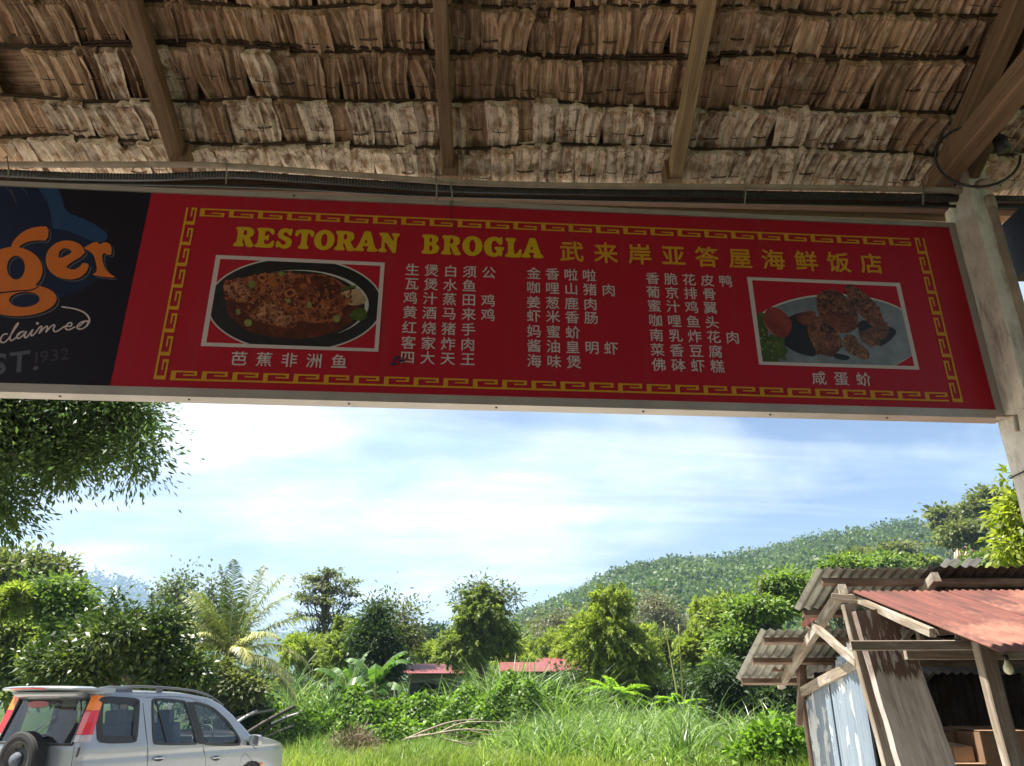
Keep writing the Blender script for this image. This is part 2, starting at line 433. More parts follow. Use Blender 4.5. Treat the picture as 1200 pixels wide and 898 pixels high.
# right hand post: limewashed concrete
mb = MB(); px0, px1, py0, py1 = 2.579, 2.70, 3.60, 3.868
rg = random.Random(3); nz = 40; pts = []
prof = [(px0+.006, py0), (px1-.006, py0), (px1, py0+.006), (px1, py1-.006), (px1-.006, py1), (px0+.006, py1), (px0, py1-.006), (px0, py0+.006)]
for k, (a, b) in enumerate(prof):
    for j in range(nz): pts.append((a+rg.uniform(-.0025, .0025), b+rg.uniform(-.0025, .0025), .1+(4.35-.1)*j/(nz-1)))
mb.grid(pts, 8, nz, closed_u=True, smooth=False); mb.build('post', M['post_conc'], pav)
for xx, yy in ((-2.9, 3.55), (-6.2, 3.4), (5.6, 3.95), (-6.2, -1.8), (-2.6, -2.6), (2.4, -2.6), (5.6, -1.8), (-6.2, -7.2), (-2, -7.2), (2, -7.2), (5.6, -7.2)):
    if xx == -2.9: continue
    zt = 4.3 if abs(yy) > 3.3 else 5.9
    mb = MB(); mb.box((xx, yy, .1+(zt-.1)/2), (.13, .17, zt-.1)); mb.build('post', M['post_conc'], pav)
# tie beam running in from the post
mb = MB(); a = P(1103, 207, 3.55); mb.beam(a, a+Vector((.03, -5.6, 0)), .115, .13, rng=rng, seg=5, wob=.002); mb.build('tie_beam', M['rafter'], pav)
mb = MB(); mb.box((-.5, -1.9, .05), (13.6, 11.2, .1)); mb.build('floor_slab', M['floor'], pav)
M['inwall'] = concrete('light_cutting_wall_paint', (.30, .26, .20), (.16, .13, .10))
mb = MB(); mb.box((-.5, -7.35, 1.75), (12.4, .12, 3.3)); mb.build('light_cutting_wall', M['inwall'], pav)  # unseen wall, added to cut the light reaching the sign face
# bracket at the foot of the sign on the post
mb = MB(); c = P(1190, 488, 3.62)
mb.tube([P(1168, 489, 3.70), P(1182, 489, 3.66), c, P(1192, 505, 3.61)], .012, 8); mb.build('sign_bracket', M['pvc'], pav)
mb = MB(); mb.tube([Vector((px0-.006, py0-.006, P(1190, 544, 3.63).z)), Vector((px1+.006, py0-.006, P(1190, 540, 3.63).z)), Vector((px1+.006, py1+.006, P(1190, 541, 3.63).z)), Vector((px0-.006, py1+.006, P(1190, 545, 3.63).z)), Vector((px0-.006, py0-.006, P(1190, 544, 3.63).z))], .004, 6)
mb.build('wire_tie', M['cable'], pav)

# pipes, conduit, cable
def poly(pts, step=.05):
    pts = [Vector(p) for p in pts]; out_ = []
    n = len(pts)
    for i in range(n-1):
        p0, p1, p2, p3 = pts[max(i-1, 0)], pts[i], pts[i+1], pts[min(i+2, n-1)]
        m = max(1, int((p2-p1).length/step))
        for j in range(m):
            t = j/m; t2 = t*t; t3 = t2*t
            out_.append(.5*((2*p1)+(-p0+p2)*t+(2*p0-5*p1+4*p2-p3)*t2+(-p0+3*p1-3*p2+p3)*t3))
    out_.append(pts[-1]); return out_
def ext(pl, a, b):
    e0 = (pl[0]-pl[1]).normalized(); e1 = (pl[-1]-pl[-2]).normalized(); return [pl[0]+e0*a]+pl+[pl[-1]+e1*b]
mb = MB(); pl = [along(px, py, 3.55) for px, py in ((0, 193), (120, 193), (250, 194), (400, 204), (540, 214), (700, 218), (860, 219), (1020, 221), (1148, 224))]
mb.tube(poly(ext(pl, 1.5, .0)), .0175, 10); o = mb.build('pvc_pipe', M['pvc'])
tagit(o, 'thin brown pvc pipe running along the eave just above the black ribbed conduit', 'pipe')
def ribbed(pl, r, rib, n=10):
    mb = MB(); L = 0; pts = []; rr = []
    pl = poly(pl, rib/2)
    for i, p in enumerate(pl): pts.append(p); rr.append(r if i % 2 else r*.86)
    mb.tube(pts, rr, n, smooth=False); return mb
pl = [along(px, py, 3.60) for px, py in ((0, 203), (90, 207), (180, 208), (268, 205), (340, 209), (430, 215), (520, 221), (620, 224), (740, 226), (873, 228), (1000, 230), (1140, 233), (1200, 234))]
o = ribbed(ext(pl, 1.2, .8), .0235, .017).build('ribbed_conduit', M['conduit'])
tagit(o, 'thick black ribbed conduit hose sagging along the eave above the menu signboard', 'conduit')
pl = [along(px, py, 3.63) for px, py in ((0, 213), (300, 219), (500, 229), (800, 236), (1180, 243))]
mb = MB(); mb.tube(poly(ext(pl, 1, .6)), .009, 8); o = mb.build('cable', M['cable']); tagit(o, 'thin dark cable running behind the black ribbed conduit on top of the signboard', 'cable')
for k, (px, y0, y1, nm) in enumerate(((8, 186, 209, 'left edge of the view'), (264, 189, 216, 'left of the word RESTORAN border'), (510, 207, 236, 'under the second rafter'), (528, 216, 240, 'under the second rafter'), (872, 212, 240, 'right of the third rafter'), (1080, 214, 240, 'left of the cable loop'))):
    mb = MB(); rr_ = rng.uniform(-2, 2)
    mb.tube([along(px-3, y0, 3.58), along(px, y0-3, 3.53), along(px+2, (y0+y1)/2, 3.52), along(px+2+rr_, y1, 3.55)], .0042, 6)
    o = mb.build('conduit_strap', M['clip'])
    lab = ('pale wire strap around the eave pipes at the far left end', 'pale wire strap around the eave pipes between first and second rafter', 'pale strap on the eave pipes below the second rafter, left of two', 'darker strap on the eave pipes below the second rafter, right of two', 'wire strap around the eave pipes to the right of the pale third rafter', 'curled wire strap around the eave pipes just left of the cable loop')[k]
    tagit(o, lab, 'strap', 'straps holding the eave pipes')
# loop of cable and junction box on the tie beam
mb = MB(); pts = []
for k in range(25):
    q = R(60+ 300*k/24); pts.append(P(1146+50*math.cos(q), 183-36*math.sin(q), 3.36+.05*math.sin(q*2)))
mb.tube(poly(pts, .03), .0075, 8); o = mb.build('cable_loop', M['cable']); tagit(o, 'round loop of black cable hanging from the tie beam at the far right', 'cable')
jb = empty('junction_box', P(1173, 168, 3.30), 'dark round electrical junction box on the tie beam inside the cable loop', 'junction box')
mb = MB(); mb.tube([(0, 0, -.045), (0, 0, .025)], .036, 14); mb.build('box_body', M['conduit'], jb)
mb = MB(); mb.tube([(0, 0, .0255), (0, 0, .04)], [.03, .027], 14); mb.tube([(-.005, 0, .04), (-.005, 0, .062)], .016, 10); mb.build('cap', M['conduit'], jb)
mb = MB(); mb.tube(poly([P(1150, 214, 3.50), P(1160, 213, 3.42), P(1168, 222, 3.40)]), .020, 12); mb.tube([P(1147, 217, 3.52), P(1160, 216, 3.41)], .026, 14)
o = mb.build('pipe_elbow', M['pvc']); tagit(o, 'brown pvc pipe elbow at the right end of the eave pipe', 'pipe')
mb = MB(); q0 = P(1160, 236, 3.60); q1 = P(1212, 392, 3.60); 
mb.tube([q0, (q0.x, q0.y, .1)], .024, 12); mb.tube([q0+Vector((0, 0, -.05)), q0+Vector((0, 0, .03))], .029, 12)
o = mb.build('downpipe', M['pvc']); tagit(o, 'vertical beige pvc pipe beside the concrete post at the right', 'pipe')
lo = empty('loudspeaker', P(1225, 275, 3.55), 'dark navy loudspeaker box hanging beyond the concrete post at the right edge', 'loudspeaker')
mb = MB(); mb.box((.0, .1, 0), (.20, .22, .34)); mb.build('cabinet', M['navy'], lo)
mb = MB(); mb.tube([(0, -.012, -.03), (0, -.006, -.03)], [.07, .075], 18); mb.tube([(0, -.012, .10), (0, -.006, .10)], [.03, .032], 14); mb.build('grille', M['cable'], lo)
# ------------------------------------------------------------------ signboard
SY = R(4.224); SD = 3.6
sn = Vector((-math.sin(SY), math.cos(SY), 0)); sh = Vector((math.cos(SY), math.sin(SY), 0))
def S(px, py):
    "photo pixel to sign coordinates (s, z) in metres"
    x, y, z = ray(px, py); t = SD/(-math.sin(SY)*x+math.cos(SY)*y)
    return (math.cos(SY)*x+math.sin(SY)*y)*t, z*t
sign = empty('signboard', (0, 0, 0), 'long red menu signboard with yellow key-pattern border and dark panel at its left end', 'signboard')
sign.matrix_world = Matrix.Translation(sn*SD+Vector((0, 0, EYE))) @ Matrix((sh, sn, Vector((0, 0, 1)))).transposed().to_4x4()
# local: x = s, y = depth behind the face, z = height
def flatmat(name, c, rough=.38, dirt=.10):
    g = NG(name); v = g.coord('Object'); n = g.noise(v, 2.2, 6, .65); f = g.noise(v, 60, 4)
    col = g.mix(g.ramp(n, [(.35, dirt), (.65, 0)]), c, tuple(x*.55+.02 for x in c))
    st_ = g.noise(g.coord('Object', (14, 14, .7)), 1, 5, .6); col = g.mix(g.ramp(st_, [(.52, 0), (.72, dirt*2.6)]), col, tuple(x*.5+.05 for x in c))
    col = g.mix(g.ramp(f, [(.66, 0), (.76, .35)]), col, tuple(x*.45 for x in c))
    return g.bsdf(col, rough, 0, g.bump(n, .04, .003), .14)
M['red'] = flatmat('red_sign_vinyl', (.41, .014, .030)); M['yellow'] = flatmat('yellow_print', (.60, .38, .02), dirt=.05)
M['gold'] = flatmat('golden_print', (.62, .30, .03), dirt=.05); M['white'] = flatmat('white_print', (.60, .50, .49), dirt=.05); M['black'] = flatmat('near_black_print', (.012, .012, .022), dirt=0)
M['orange'] = flatmat('orange_print', (.62, .16, .03)); M['grey'] = flatmat('grey_print', (.10, .10, .13)); M['faint'] = flatmat('faint_print', (.045, .04, .065), dirt=0)
M['blue'] = flatmat('blue_print', (.018, .055, .14)); M['blue2'] = flatmat('dark_blue_print', (.012, .022, .055), dirt=0)
M['frame'] = simple('sign_aluminium', (.40, .36, .32), .5, .25, var=.14, vs=4)
M['screw'] = simple('dark_screw', (.05, .045, .04), .5, .5)
s0 = -3.4; s1, zt = S(1111, 266.5); s1 = .5*(s1+S(1167.5, 481)[0])
zt = .5*(S(0, 219)[1]+S(1110, 266.6)[1]); zb = .5*(S(129, 453.6)[1]+S(1167, 481)[1])
sdv = .5*(S(177, 227)[0]+S(129, 453.6)[0])
FT = .030; FB = .046; FR = .036
def rect(mb, x0, x1, z0, z1, y):
    mb.add([(x0, y, z0), (x1, y, z0), (x1, y, z1), (x0, y, z1)], [(0, 1, 2, 3)])
mb = MB(); mb.box(((sdv+s1)/2, .02, (zt+zb)/2), (s1-sdv, .04, zt-zb)); mb.build('red_panel', M['red'], sign)
mb = MB(); mb.box(((sdv+s0)/2, .019, (zt+zb)/2), (sdv-s0-.0005, .04, zt-zb)); mb.build('dark_panel', M['black'], sign)
def strip(name, x0, x1, z0, z1, y0=-.010, y1=.075):
    mb = MB(); mb.box(((x0+x1)/2, (y0+y1)/2, (z0+z1)/2), (x1-x0, y1-y0, z1-z0)); return mb.build(name, M['frame'], sign)
strip('frame_top', s0, s1+FR, zt, zt+FT); strip('frame_bottom', s0, s1+FR, zb-FB, zb, -.012)
strip('frame_side', s1, s1+FR, zb+.001, zt-.001, -.008, .074)
strip('frame_side', s0-.03, s0-.001, zb-FB, zt+FT)
mb = MB(); mb.box(((s0+s1)/2, .066, (zt+zb)/2), (s1-s0, .012, zt-zb)); mb.build('back_sheet', M['frame'], sign)
for k, px in enumerate((66, 219, 408, 582, 755, 904, 1041)):
    q, z = S(px, 468+14*px/1100); mb = MB()
    mb.tube([(q, .025, zb-FB-.004), (q, .025, zb-FB+.001)], .006, 8); mb.build('screw', M['screw'], sign)
for px, py in ((345, 231), (530, 238), (1010, 254)):
    q, z = S(px, py); mb = MB(); mb.tube([(q, -.014, z), (q, -.009, z)], .006, 8); mb.build('screw', M['screw'], sign)

def bez(pts, it=2, closed=True):
    for _ in range(it):
        o = []
        n = len(pts)
        for i in range(n if closed else n-1):
            a, b = pts[i], pts[(i+1) % n]
            o += [(a[0]*.75+b[0]*.25, a[1]*.75+b[1]*.25), (a[0]*.25+b[0]*.75, a[1]*.25+b[1]*.75)]
        if not closed: o = [pts[0]]+o+[pts[-1]]
        pts = o
    return pts
def fill(mb, loops, y):
    "loops of (s, z) -> triangulated flat print at depth y (first outline, then holes)"
    tri = tessellate_polygon([[Vector((a, b, 0)) for a, b in lp] for lp in loops])
    vs = [(a, y, b) for lp in loops for a, b in lp]
    mb.add(vs, [tuple(t) for t in tri])
def clip(poly_, quad):
    "convex clip; quad given in order"
    out_ = poly_
    cx = sum(q[0] for q in quad)/4; cz = sum(q[1] for q in quad)/4
    for i in range(4):
        a, b = quad[i], quad[(i+1) % 4]
        def side(p): return (b[0]-a[0])*(p[1]-a[1])-(b[1]-a[1])*(p[0]-a[0])
        sg = 1 if side((cx, cz)) > 0 else -1
        res = []
        for j in range(len(out_)):
            p, q = out_[j], out_[(j+1) % len(out_)]
            sp_, sq = side(p)*sg, side(q)*sg
            if sp_ >= 0: res.append(p)
            if (sp_ >= 0) != (sq >= 0):
                t = sp_/(sp_-sq); res.append((p[0]+(q[0]-p[0])*t, p[1]+(q[1]-p[1])*t))
        out_ = res
        if not out_: break
    return out_
# Chinese lettering from Blender's built-in font
fc = bpy.data.curves.new('glyph', 'FONT'); fo = bpy.data.objects.new('glyph', fc); COL.objects.link(fo)
GL = {}
def glyph(ch, off):
    if (ch, off) not in GL:
        fc.body = ch; fc.offset = off; fc.resolution_u = 3
        dg = bpy.context.evaluated_depsgraph_get(); dg.update()
        me = bpy.data.meshes.new_from_object(fo.evaluated_get(dg))
        v = [tuple(x.co)[:2] for x in me.vertices]; f = [tuple(p.vertices) for p in me.polygons]
        bpy.data.meshes.remove(me); GL[(ch, off)] = (v, f)
    return GL[(ch, off)]
def text_line(txt, p0, p1, size, mat, off=.010, y=-.0025, name='lettering', asp=1.0):
    a = S(*p0); b = S(*p1); n = len(txt); mb = MB()
    zc = (a[1]+b[1])/2; size_ = size
    for i, ch in enumerate(txt):
        mb = MB(); v, f = glyph(ch, 0); t = i/(n-1) if n > 1 else 0
        cx = a[0]+(b[0]-a[0])*t
        for j, (ox_, oz_) in enumerate(((0, 0), (1, 0), (-1, 0), (0, 1), (0, -1), (.7, .7), (-.7, -.7), (.7, -.7), (-.7, .7))[:9 if off > .01 else 5]):
            mb.add([(cx+(x-.5)*size*asp+ox_*off*size, y-.00007*j, zc+(z-.38)*size+oz_*off*size) for x, z in v], f)
        mb.build('character', M[mat], sign)
cz_ = .0625
LN = [('生煲白须公', (483.3, 316.9), (572.8, 319.2)), ('瓦煲水鱼', (482.4, 333.4), (549.9, 334.5)), ('鸡汁蒸田鸡', (481, 349.6), (572.2, 352.2)),
      ('黄酒马来鸡', (480.4, 366.4), (571.9, 369)), ('红烧猪手', (479.8, 384), (548.7, 386.4)), ('客家炸肉', (478.7, 401.4), (548.2, 404.3)), ('四大天王', (477.5, 419), (548.2, 421.1)),
      ('金香啦啦', (625.5, 320.6), (690.4, 323.2)), ('咖哩山猪肉', (625.2, 337.2), (713.2, 340.3)), ('姜葱鹿肉', (625.2, 354.5), (691.8, 356.6)), ('虾米香肠', (625.5, 370.4), (692.7, 372.8)),
      ('妈蜜蚧', (625.8, 388.1), (671, 389.9)), ('酱油皇明虾', (625.8, 405.8), (716.1, 408.1)), ('海味煲', (626, 423.2), (672.4, 424.3)),
      ('香脆花皮鸭', (764.5, 326.6), (850, 329.6)), ('葡京排骨', (765.3, 342.7), (831, 344.7)), ('蜜汁鸡翼', (766.7, 358.9), (832.1, 360.8)), ('咖哩鱼头', (768.1, 375.9), (834.1, 377.8)),
      ('南乳炸花肉', (769.2, 393.1), (858.3, 395.6)), ('菜香豆腐', (770.3, 410.4), (838.3, 412)), ('佛砵虾糕', (772, 427.6), (840.5, 429.6))]
for t, a, b in LN: text_line(t, a, b, .078, 'white', asp=1.0)
text_line('芭蕉非洲鱼', (280.2, 420.4), (397.5, 423.9), .082, 'white', asp=1.02)
text_line('咸蛋蚧', (959.5, 443.5), (1011.5, 444.5), .082, 'white')
text_line('武来岸亚答屋海鲜饭店', (669.9, 295.2), (1020.6, 309.0), .136, 'gold', off=.019)
# Latin heading, rounded heavy slab serif drawn as outlines
def rnd(pts): return pts
LET = {
 'R': ([(0, 0), (.50, 0), (.53, .07), (.47, .16), (.42, .20), (.42, .40), (.47, .40), (.55, .20), (.63, .02), (.72, -.02), (.95, -.01), (1.02, .05), (1.0, .14), (.92, .18), (.86, .34), (.74, .47), (.90, .54), (.97, .74), (.88, .93), (.66, 1), (.03, 1), (0, .93), (.03, .85), (.12, .80), (.12, .20), (.0, .15), (-.03, .07)], [[(.42, .57), (.42, .85), (.54, .85), (.62, .71), (.54, .57)]]),
 'E': ([(0, 0), (.88, -.02), (.97, .05), (1.0, .34), (.92, .38), (.84, .30), (.74, .18), (.46, .16), (.46, .42), (.56, .42), (.60, .34), (.68, .36), (.68, .64), (.60, .66), (.55, .58), (.46, .58), (.46, .84), (.68, .84), (.78, .72), (.88, .66), (.95, .70), (.93, 1), (.04, 1), (0, .93), (.04, .85), (.13, .80), (.13, .20), (.02, .15), (-.03, .07)], []),
 'S': ([(.10, .02), (.18, .04), (.26, .06), (.45, -.03), (.72, -.01), (.93, .14), (.96, .34), (.86, .50), (.62, .58), (.42, .66), (.38, .74), (.46, .82), (.58, .82), (.70, .72), (.78, .64), (.88, .66), (.92, .98), (.84, 1.02), (.76, .97), (.62, 1.02), (.36, 1.02), (.12, .90), (.05, .68), (.15, .52), (.38, .42), (.60, .34), (.62, .24), (.52, .16), (.38, .17), (.26, .28), (.18, .36), (.06, .36), (.02, .10)], []),
 'T': ([(.24, 0), (.76, 0), (.80, .08), (.74, .16), (.66, .20), (.66, .82), (.78, .80), (.86, .66), (.96, .62), (1.03, .68), (1.0, 1), (0, 1), (-.03, .68), (.04, .62), (.14, .66), (.22, .80), (.34, .82), (.34, .20), (.26, .16), (.20, .08)], []),
 'O': ([(.5, -.04), (.78, .04), (.97, .24), (1.03, .5), (.97, .76), (.78, .96), (.5, 1.04), (.22, .96), (.03, .76), (-.03, .5), (.03, .24), (.22, .04)], [[(.5, .16), (.62, .24), (.67, .5), (.62, .76), (.5, .84), (.38, .76), (.33, .5), (.38, .24)]]),
 'A': ([(-.04, 0), (.38, 0), (.42, .08), (.36, .16), (.31, .19), (.33, .27), (.59, .27), (.61, .19), (.55, .15), (.54, .05), (.58, 0), (1.04, 0), (1.08, .08), (1.02, .16), (.94, .20), (.72, .88), (.66, 1.04), (.36, 1.04), (.34, .96), (.30, .84), (.06, .20), (-.04, .15), (-.08, .07)], [[(.38, .42), (.47, .68), (.55, .42)]]),
 'N': ([(0, 0), (.38, 0), (.42, .08), (.36, .16), (.28, .20), (.28, .62), (.66, .02), (.74, -.03), (.86, -.02), (.89, .06), (.89, .80), (.98, .84), (1.03, .92), (1, 1), (.64, 1), (.60, .92), (.66, .84), (.73, .80), (.73, .52), (.44, .96), (.38, 1), (0, 1), (-.03, .92), (.04, .84), (.13, .80), (.13, .20), (.03, .16), (-.03, .08)], []),
 'B': ([(0, 0), (.62, 0), (.90, .08), (1.02, .28), (.94, .46), (.76, .54), (.90, .64), (.94, .80), (.84, .95), (.60, 1), (.02, 1), (-.01, .93), (.03, .85), (.12, .80), (.12, .20), (.03, .15), (-.03, .07)], [[(.42, .60), (.42, .85), (.52, .85), (.58, .73), (.52, .60)], [(.42, .15), (.42, .45), (.54, .45), (.63, .30), (.54, .15)]]),
 'G': ([(.5, -.03), (.66, .0), (.76, .07), (.84, .02), (.90, .02), (.94, .10), (.94, .32), (1.02, .38), (1.04, .46), (.98, .51), (.56, .51), (.52, .44), (.56, .37), (.64, .33), (.64, .22), (.54, .16), (.42, .22), (.36, .5), (.42, .78), (.54, .84), (.66, .76), (.76, .64), (.86, .60), (.94, .66), (.95, .98), (.88, 1.02), (.78, .95), (.64, 1.02), (.46, 1.03), (.20, .94), (.02, .74), (-.03, .5), (.03, .22), (.20, .04)], []),
 'L': ([(0, 0), (.88, -.02), (.97, .05), (1.02, .40), (.93, .44), (.84, .36), (.72, .18), (.52, .16), (.52, .80), (.62, .84), (.66, .92), (.62, 1), (.03, 1), (-.01, .93), (.05, .84), (.16, .80), (.16, .20), (.03, .15), (-.03, .07)], []),
}
HEAD = [('R', 275.5, 298.5), ('E', 300, 322.3), ('S', 323.6, 343.8), ('T', 346, 367.3), ('O', 368.6, 391.8), ('R', 392.9, 416.2), ('A', 418, 441.5), ('N', 444.5, 467.5),
        ('B', 494.8, 515), ('R', 518, 540), ('O', 542.3, 565), ('G', 567.4, 590), ('L', 592.4, 611), ('A', 612.5, 635)]
zh0 = S(287, 289.5)[1]; zh1 = S(287, 266.5)[1]
for ch, xa, xb in HEAD:
    ym = 278+ (xa-287)*.0386
    sa, sb = S(xa, ym)[0], S(xb, ym)[0]
    o_, holes = LET[ch]; mb = MB()
    tr = lambda pts: [(sa+x*(sb-sa), zh0+z*(zh1-zh0)) for x, z in bez(pts, 2)]
    fill(mb, [tr(o_)]+[tr(h) for h in holes], -.0025); mb.build('letter', M['yellow'], sign)
# key-pattern border
def key_unit(mb, f, a0, y=-.003):
    def r(a, b, c, d): 
        vs = [f(a0+a, c), f(a0+b, c), f(a0+b, d), f(a0+a, d)]
        mb.add([(q[0], y, q[1]) for q in vs], [(0, 1, 2, 3)])
    r(0, 1.0, 0, .19); r(0, .16, .19, 1); r(.16, .84, .82, 1); r(.74, .84, .50, .82); r(.40, .74, .50, .64)
def key_strip(n, f):
    for i in range(n): mb = MB(); key_unit(mb, f, i); mb.build('key_motif', M['gold'], sign)
bw = abs(S(236, 242.8)[1]-S(236, 252.3)[1])
tx0, tx1 = S(235.7, 243)[0], S(1067.7, 288)[0]; tzt = .5*(S(237, 242.6)[1]+S(1066, 281.5)[1])
n = 26; pt = (tx1-tx0)/(n-.16); key_strip(n, lambda a, b: (tx0+min(a*pt, tx1-tx0), tzt-b*bw))
bx0, bx1 = S(200.3, 440)[0], S(1110.5, 466)[0]; bzb = .5*(S(205, 445.5)[1]+S(1110, 471.6)[1])
n = 27; pt2 = (bx1-bx0)/(n-.16); key_strip(n, lambda a, b: (bx0+min(a*pt2, bx1-bx0), bzb+b*bw))
lxo = .5*(S(218.6, 241.6)[0]+S(180.5, 444.6)[0]); lw = bw*1.12
lz0 = S(181, 444.8)[1]; lz1 = tzt; pv = (lz1-lz0)/7.84
key_strip(8, lambda a, b: (lxo+b*lw, lz0+min(a*pv, lz1-lz0)))
rxo = .5*(S(1083, 280)[0]+S(1128, 471.6)[0]); rz0 = S(1127, 471.8)[1]
rz1 = S(1083, 279.5)[1]; pv2 = (rz1-rz0)/7.84
key_strip(8, lambda a, b: (rxo-b*lw, rz0+min(a*pv2, rz1-rz0)))
# dirt mark and spider thread
mb = MB(); rg = random.Random(8)
for q in range(22):
    c = S(456+rg.random()*18, 418+rg.random()*10); r_ = rg.uniform(.004, .014)
    fill(mb, [[(c[0]+r_*math.cos(t_)*rg.uniform(.6, 1.4), c[1]+r_*.6*math.sin(t_)*rg.uniform(.6, 1.4)) for t_ in np.linspace(0, 2*PI, 9)[:-1]]], -.004-q*.0001)
mb.build('dirt_smear', M['faint'], sign)['kind'] = 'stuff'
c0 = S(528, 240); c1 = S(533, 272); mb = MB(); mb.tube([(c0[0], -.013, c0[1]+.02), (c0[0]+.004, -.010, (c0[1]+c1[1])/2), (c1[0], -.004, c1[1])], .0016, 5); mb.build('hanging_thread', M['cable'], sign)

# dish pictures (flat print made of layered flat shapes)
def print_mat(name, cols, sc=60):
    g = NG(name); v = g.coord('Object'); n = g.noise(v, sc, 6, .7, .5); m_ = g.noise(v, sc*.22, 4, .6)
    col = g.ramp(n, [(.22+.56*i/(len(cols)-1), c) for i, c in enumerate(cols)])
    col = g.mix(g.ramp(m_, [(.42, .65), (.6, 0)]), col, cols[0])
    return g.bsdf(col, .4, 0, None, .4)
M['p_plate'] = print_mat('print_black_plate', [(.006, .008, .012), (.012, .016, .022), (.03, .03, .034)], 12)
M['p_sauce'] = print_mat('print_red_sauce', [(.035, .008, .006), (.10, .018, .010), (.22, .05, .03)], 40)
M['p_fish'] = print_mat('print_fried_fish', [(.05, .012, .008), (.22, .05, .022), (.42, .13, .055), (.62, .33, .18)], 90)
M['p_tail'] = print_mat('print_pale_tail', [(.28, .18, .09), (.55, .42, .26)], 60)
M['p_crust'] = print_mat('print_pale_crust', [(.12, .04, .02), (.42, .18, .085), (.70, .44, .27)], 110)
M['p_green'] = print_mat('print_green', [(.02, .04, .01), (.10, .16, .03)], 60)
M['p_onion'] = print_mat('print_spring_onion', [(.12, .13, .03), (.34, .34, .10)], 90)
M['p_orange'] = print_mat('print_orange_slice', [(.22, .05, .015), (.58, .22, .08)], 90)
M['p_rim'] = flatmat('print_plate_rim', (.52, .50, .46))
M['p_wplate'] = print_mat('print_grey_plate', [(.10, .12, .14), (.20, .23, .26), (.30, .34, .37)], 9)
M['p_meat'] = print_mat('print_fried_meat', [(.03, .012, .008), (.13, .05, .028), (.30, .13, .07), (.50, .27, .16)], 75)
M['p_meat2'] = print_mat('print_red_meat', [(.06, .012, .010), (.20, .05, .03), (.36, .13, .08)], 60)
M['p_tom'] = print_mat('print_tomato', [(.10, .012, .010), (.28, .035, .025), (.38, .08, .06)], 12)
def picture(outer, inner, items, ox, oy, sc):
    T = lambda x, y: S(ox+x/sc, oy+y/sc)
    root = MB(); O = [T(*p) for p in outer]; I = [T(*p) for p in inner]
    for i in range(4):
        j = (i+1) % 4; root.add([(O[i][0], -.003, O[i][1]), (O[j][0], -.003, O[j][1]), (I[j][0], -.003, I[j][1]), (I[i][0], -.003, I[i][1])], [(0, 1, 2, 3)])
    pr = root.build('dish_picture', M['white'], sign)
    mb = MB(); mb.add([(a, -.0026, b) for a, b in I], [(0, 1, 2, 3)]); mb.build('picture_ground', M['red'], pr)
    for k, (nm, mat, pts) in enumerate(items):
        y = -.0032-.00022*k; mb = MB()
        for pp in pts:
            if len(pp) < 26 and len(pp) != 7: pp = bez([tuple(q) for q in pp], 2)
            lp = clip([T(*q) for q in pp], I)
            if len(lp) > 2: fill(mb, [lp], y)
            if mb.f and len(pts) < 10: mb.build(nm, M[mat], pr); mb = MB()
        if mb.f: mb.build(nm, M[mat], pr)['kind'] = 'stuff'
def ell(cx, cy, rx, ry, n=36, rot=0, jit=0, rg=random.Random(1)):
    o = []
    for k in range(n):
        q = 2*PI*k/n; j = 1+rg.uniform(-jit, jit); x, y = rx*math.cos(q)*j, ry*math.sin(q)*j
        o.append((cx+x*math.cos(rot)-y*math.sin(rot), cy+x*math.sin(rot)+y*math.cos(rot)))
    return o
rg = random.Random(11)
fish = [(160, 240), (190, 205), (300, 185), (400, 165), (520, 155), (640, 170), (760, 165), (850, 190), (905, 235), (950, 262), (940, 350), (880, 380), (905, 430), (820, 465), (700, 460), (640, 470), (600, 497), (520, 492), (430, 468), (335, 445), (310, 400), (330, 345), (250, 338), (190, 318)]
mouth = [(215, 330), (330, 350), (400, 300), (450, 290), (400, 350), (330, 390), (300, 400), (240, 370)]
def blots(n, box, r0, r1, inside=None):
    o = []
    while len(o) < n:
        x = rg.uniform(box[0], box[2]); y = rg.uniform(box[1], box[3])
        if inside:
            c = False; m = len(inside)
            for i in range(m):
                (xa, ya), (xb, yb) = inside[i], inside[(i+1) % m]
                if (ya > y) != (yb > y) and x < (xb-xa)*(y-ya)/(yb-ya)+xa: c = not c
            if not c: continue
        o.append(ell(x, y, rg.uniform(r0, r1), rg.uniform(r0, r1)*.7, 7, rg.uniform(0, 3), .3, rg))
    return o
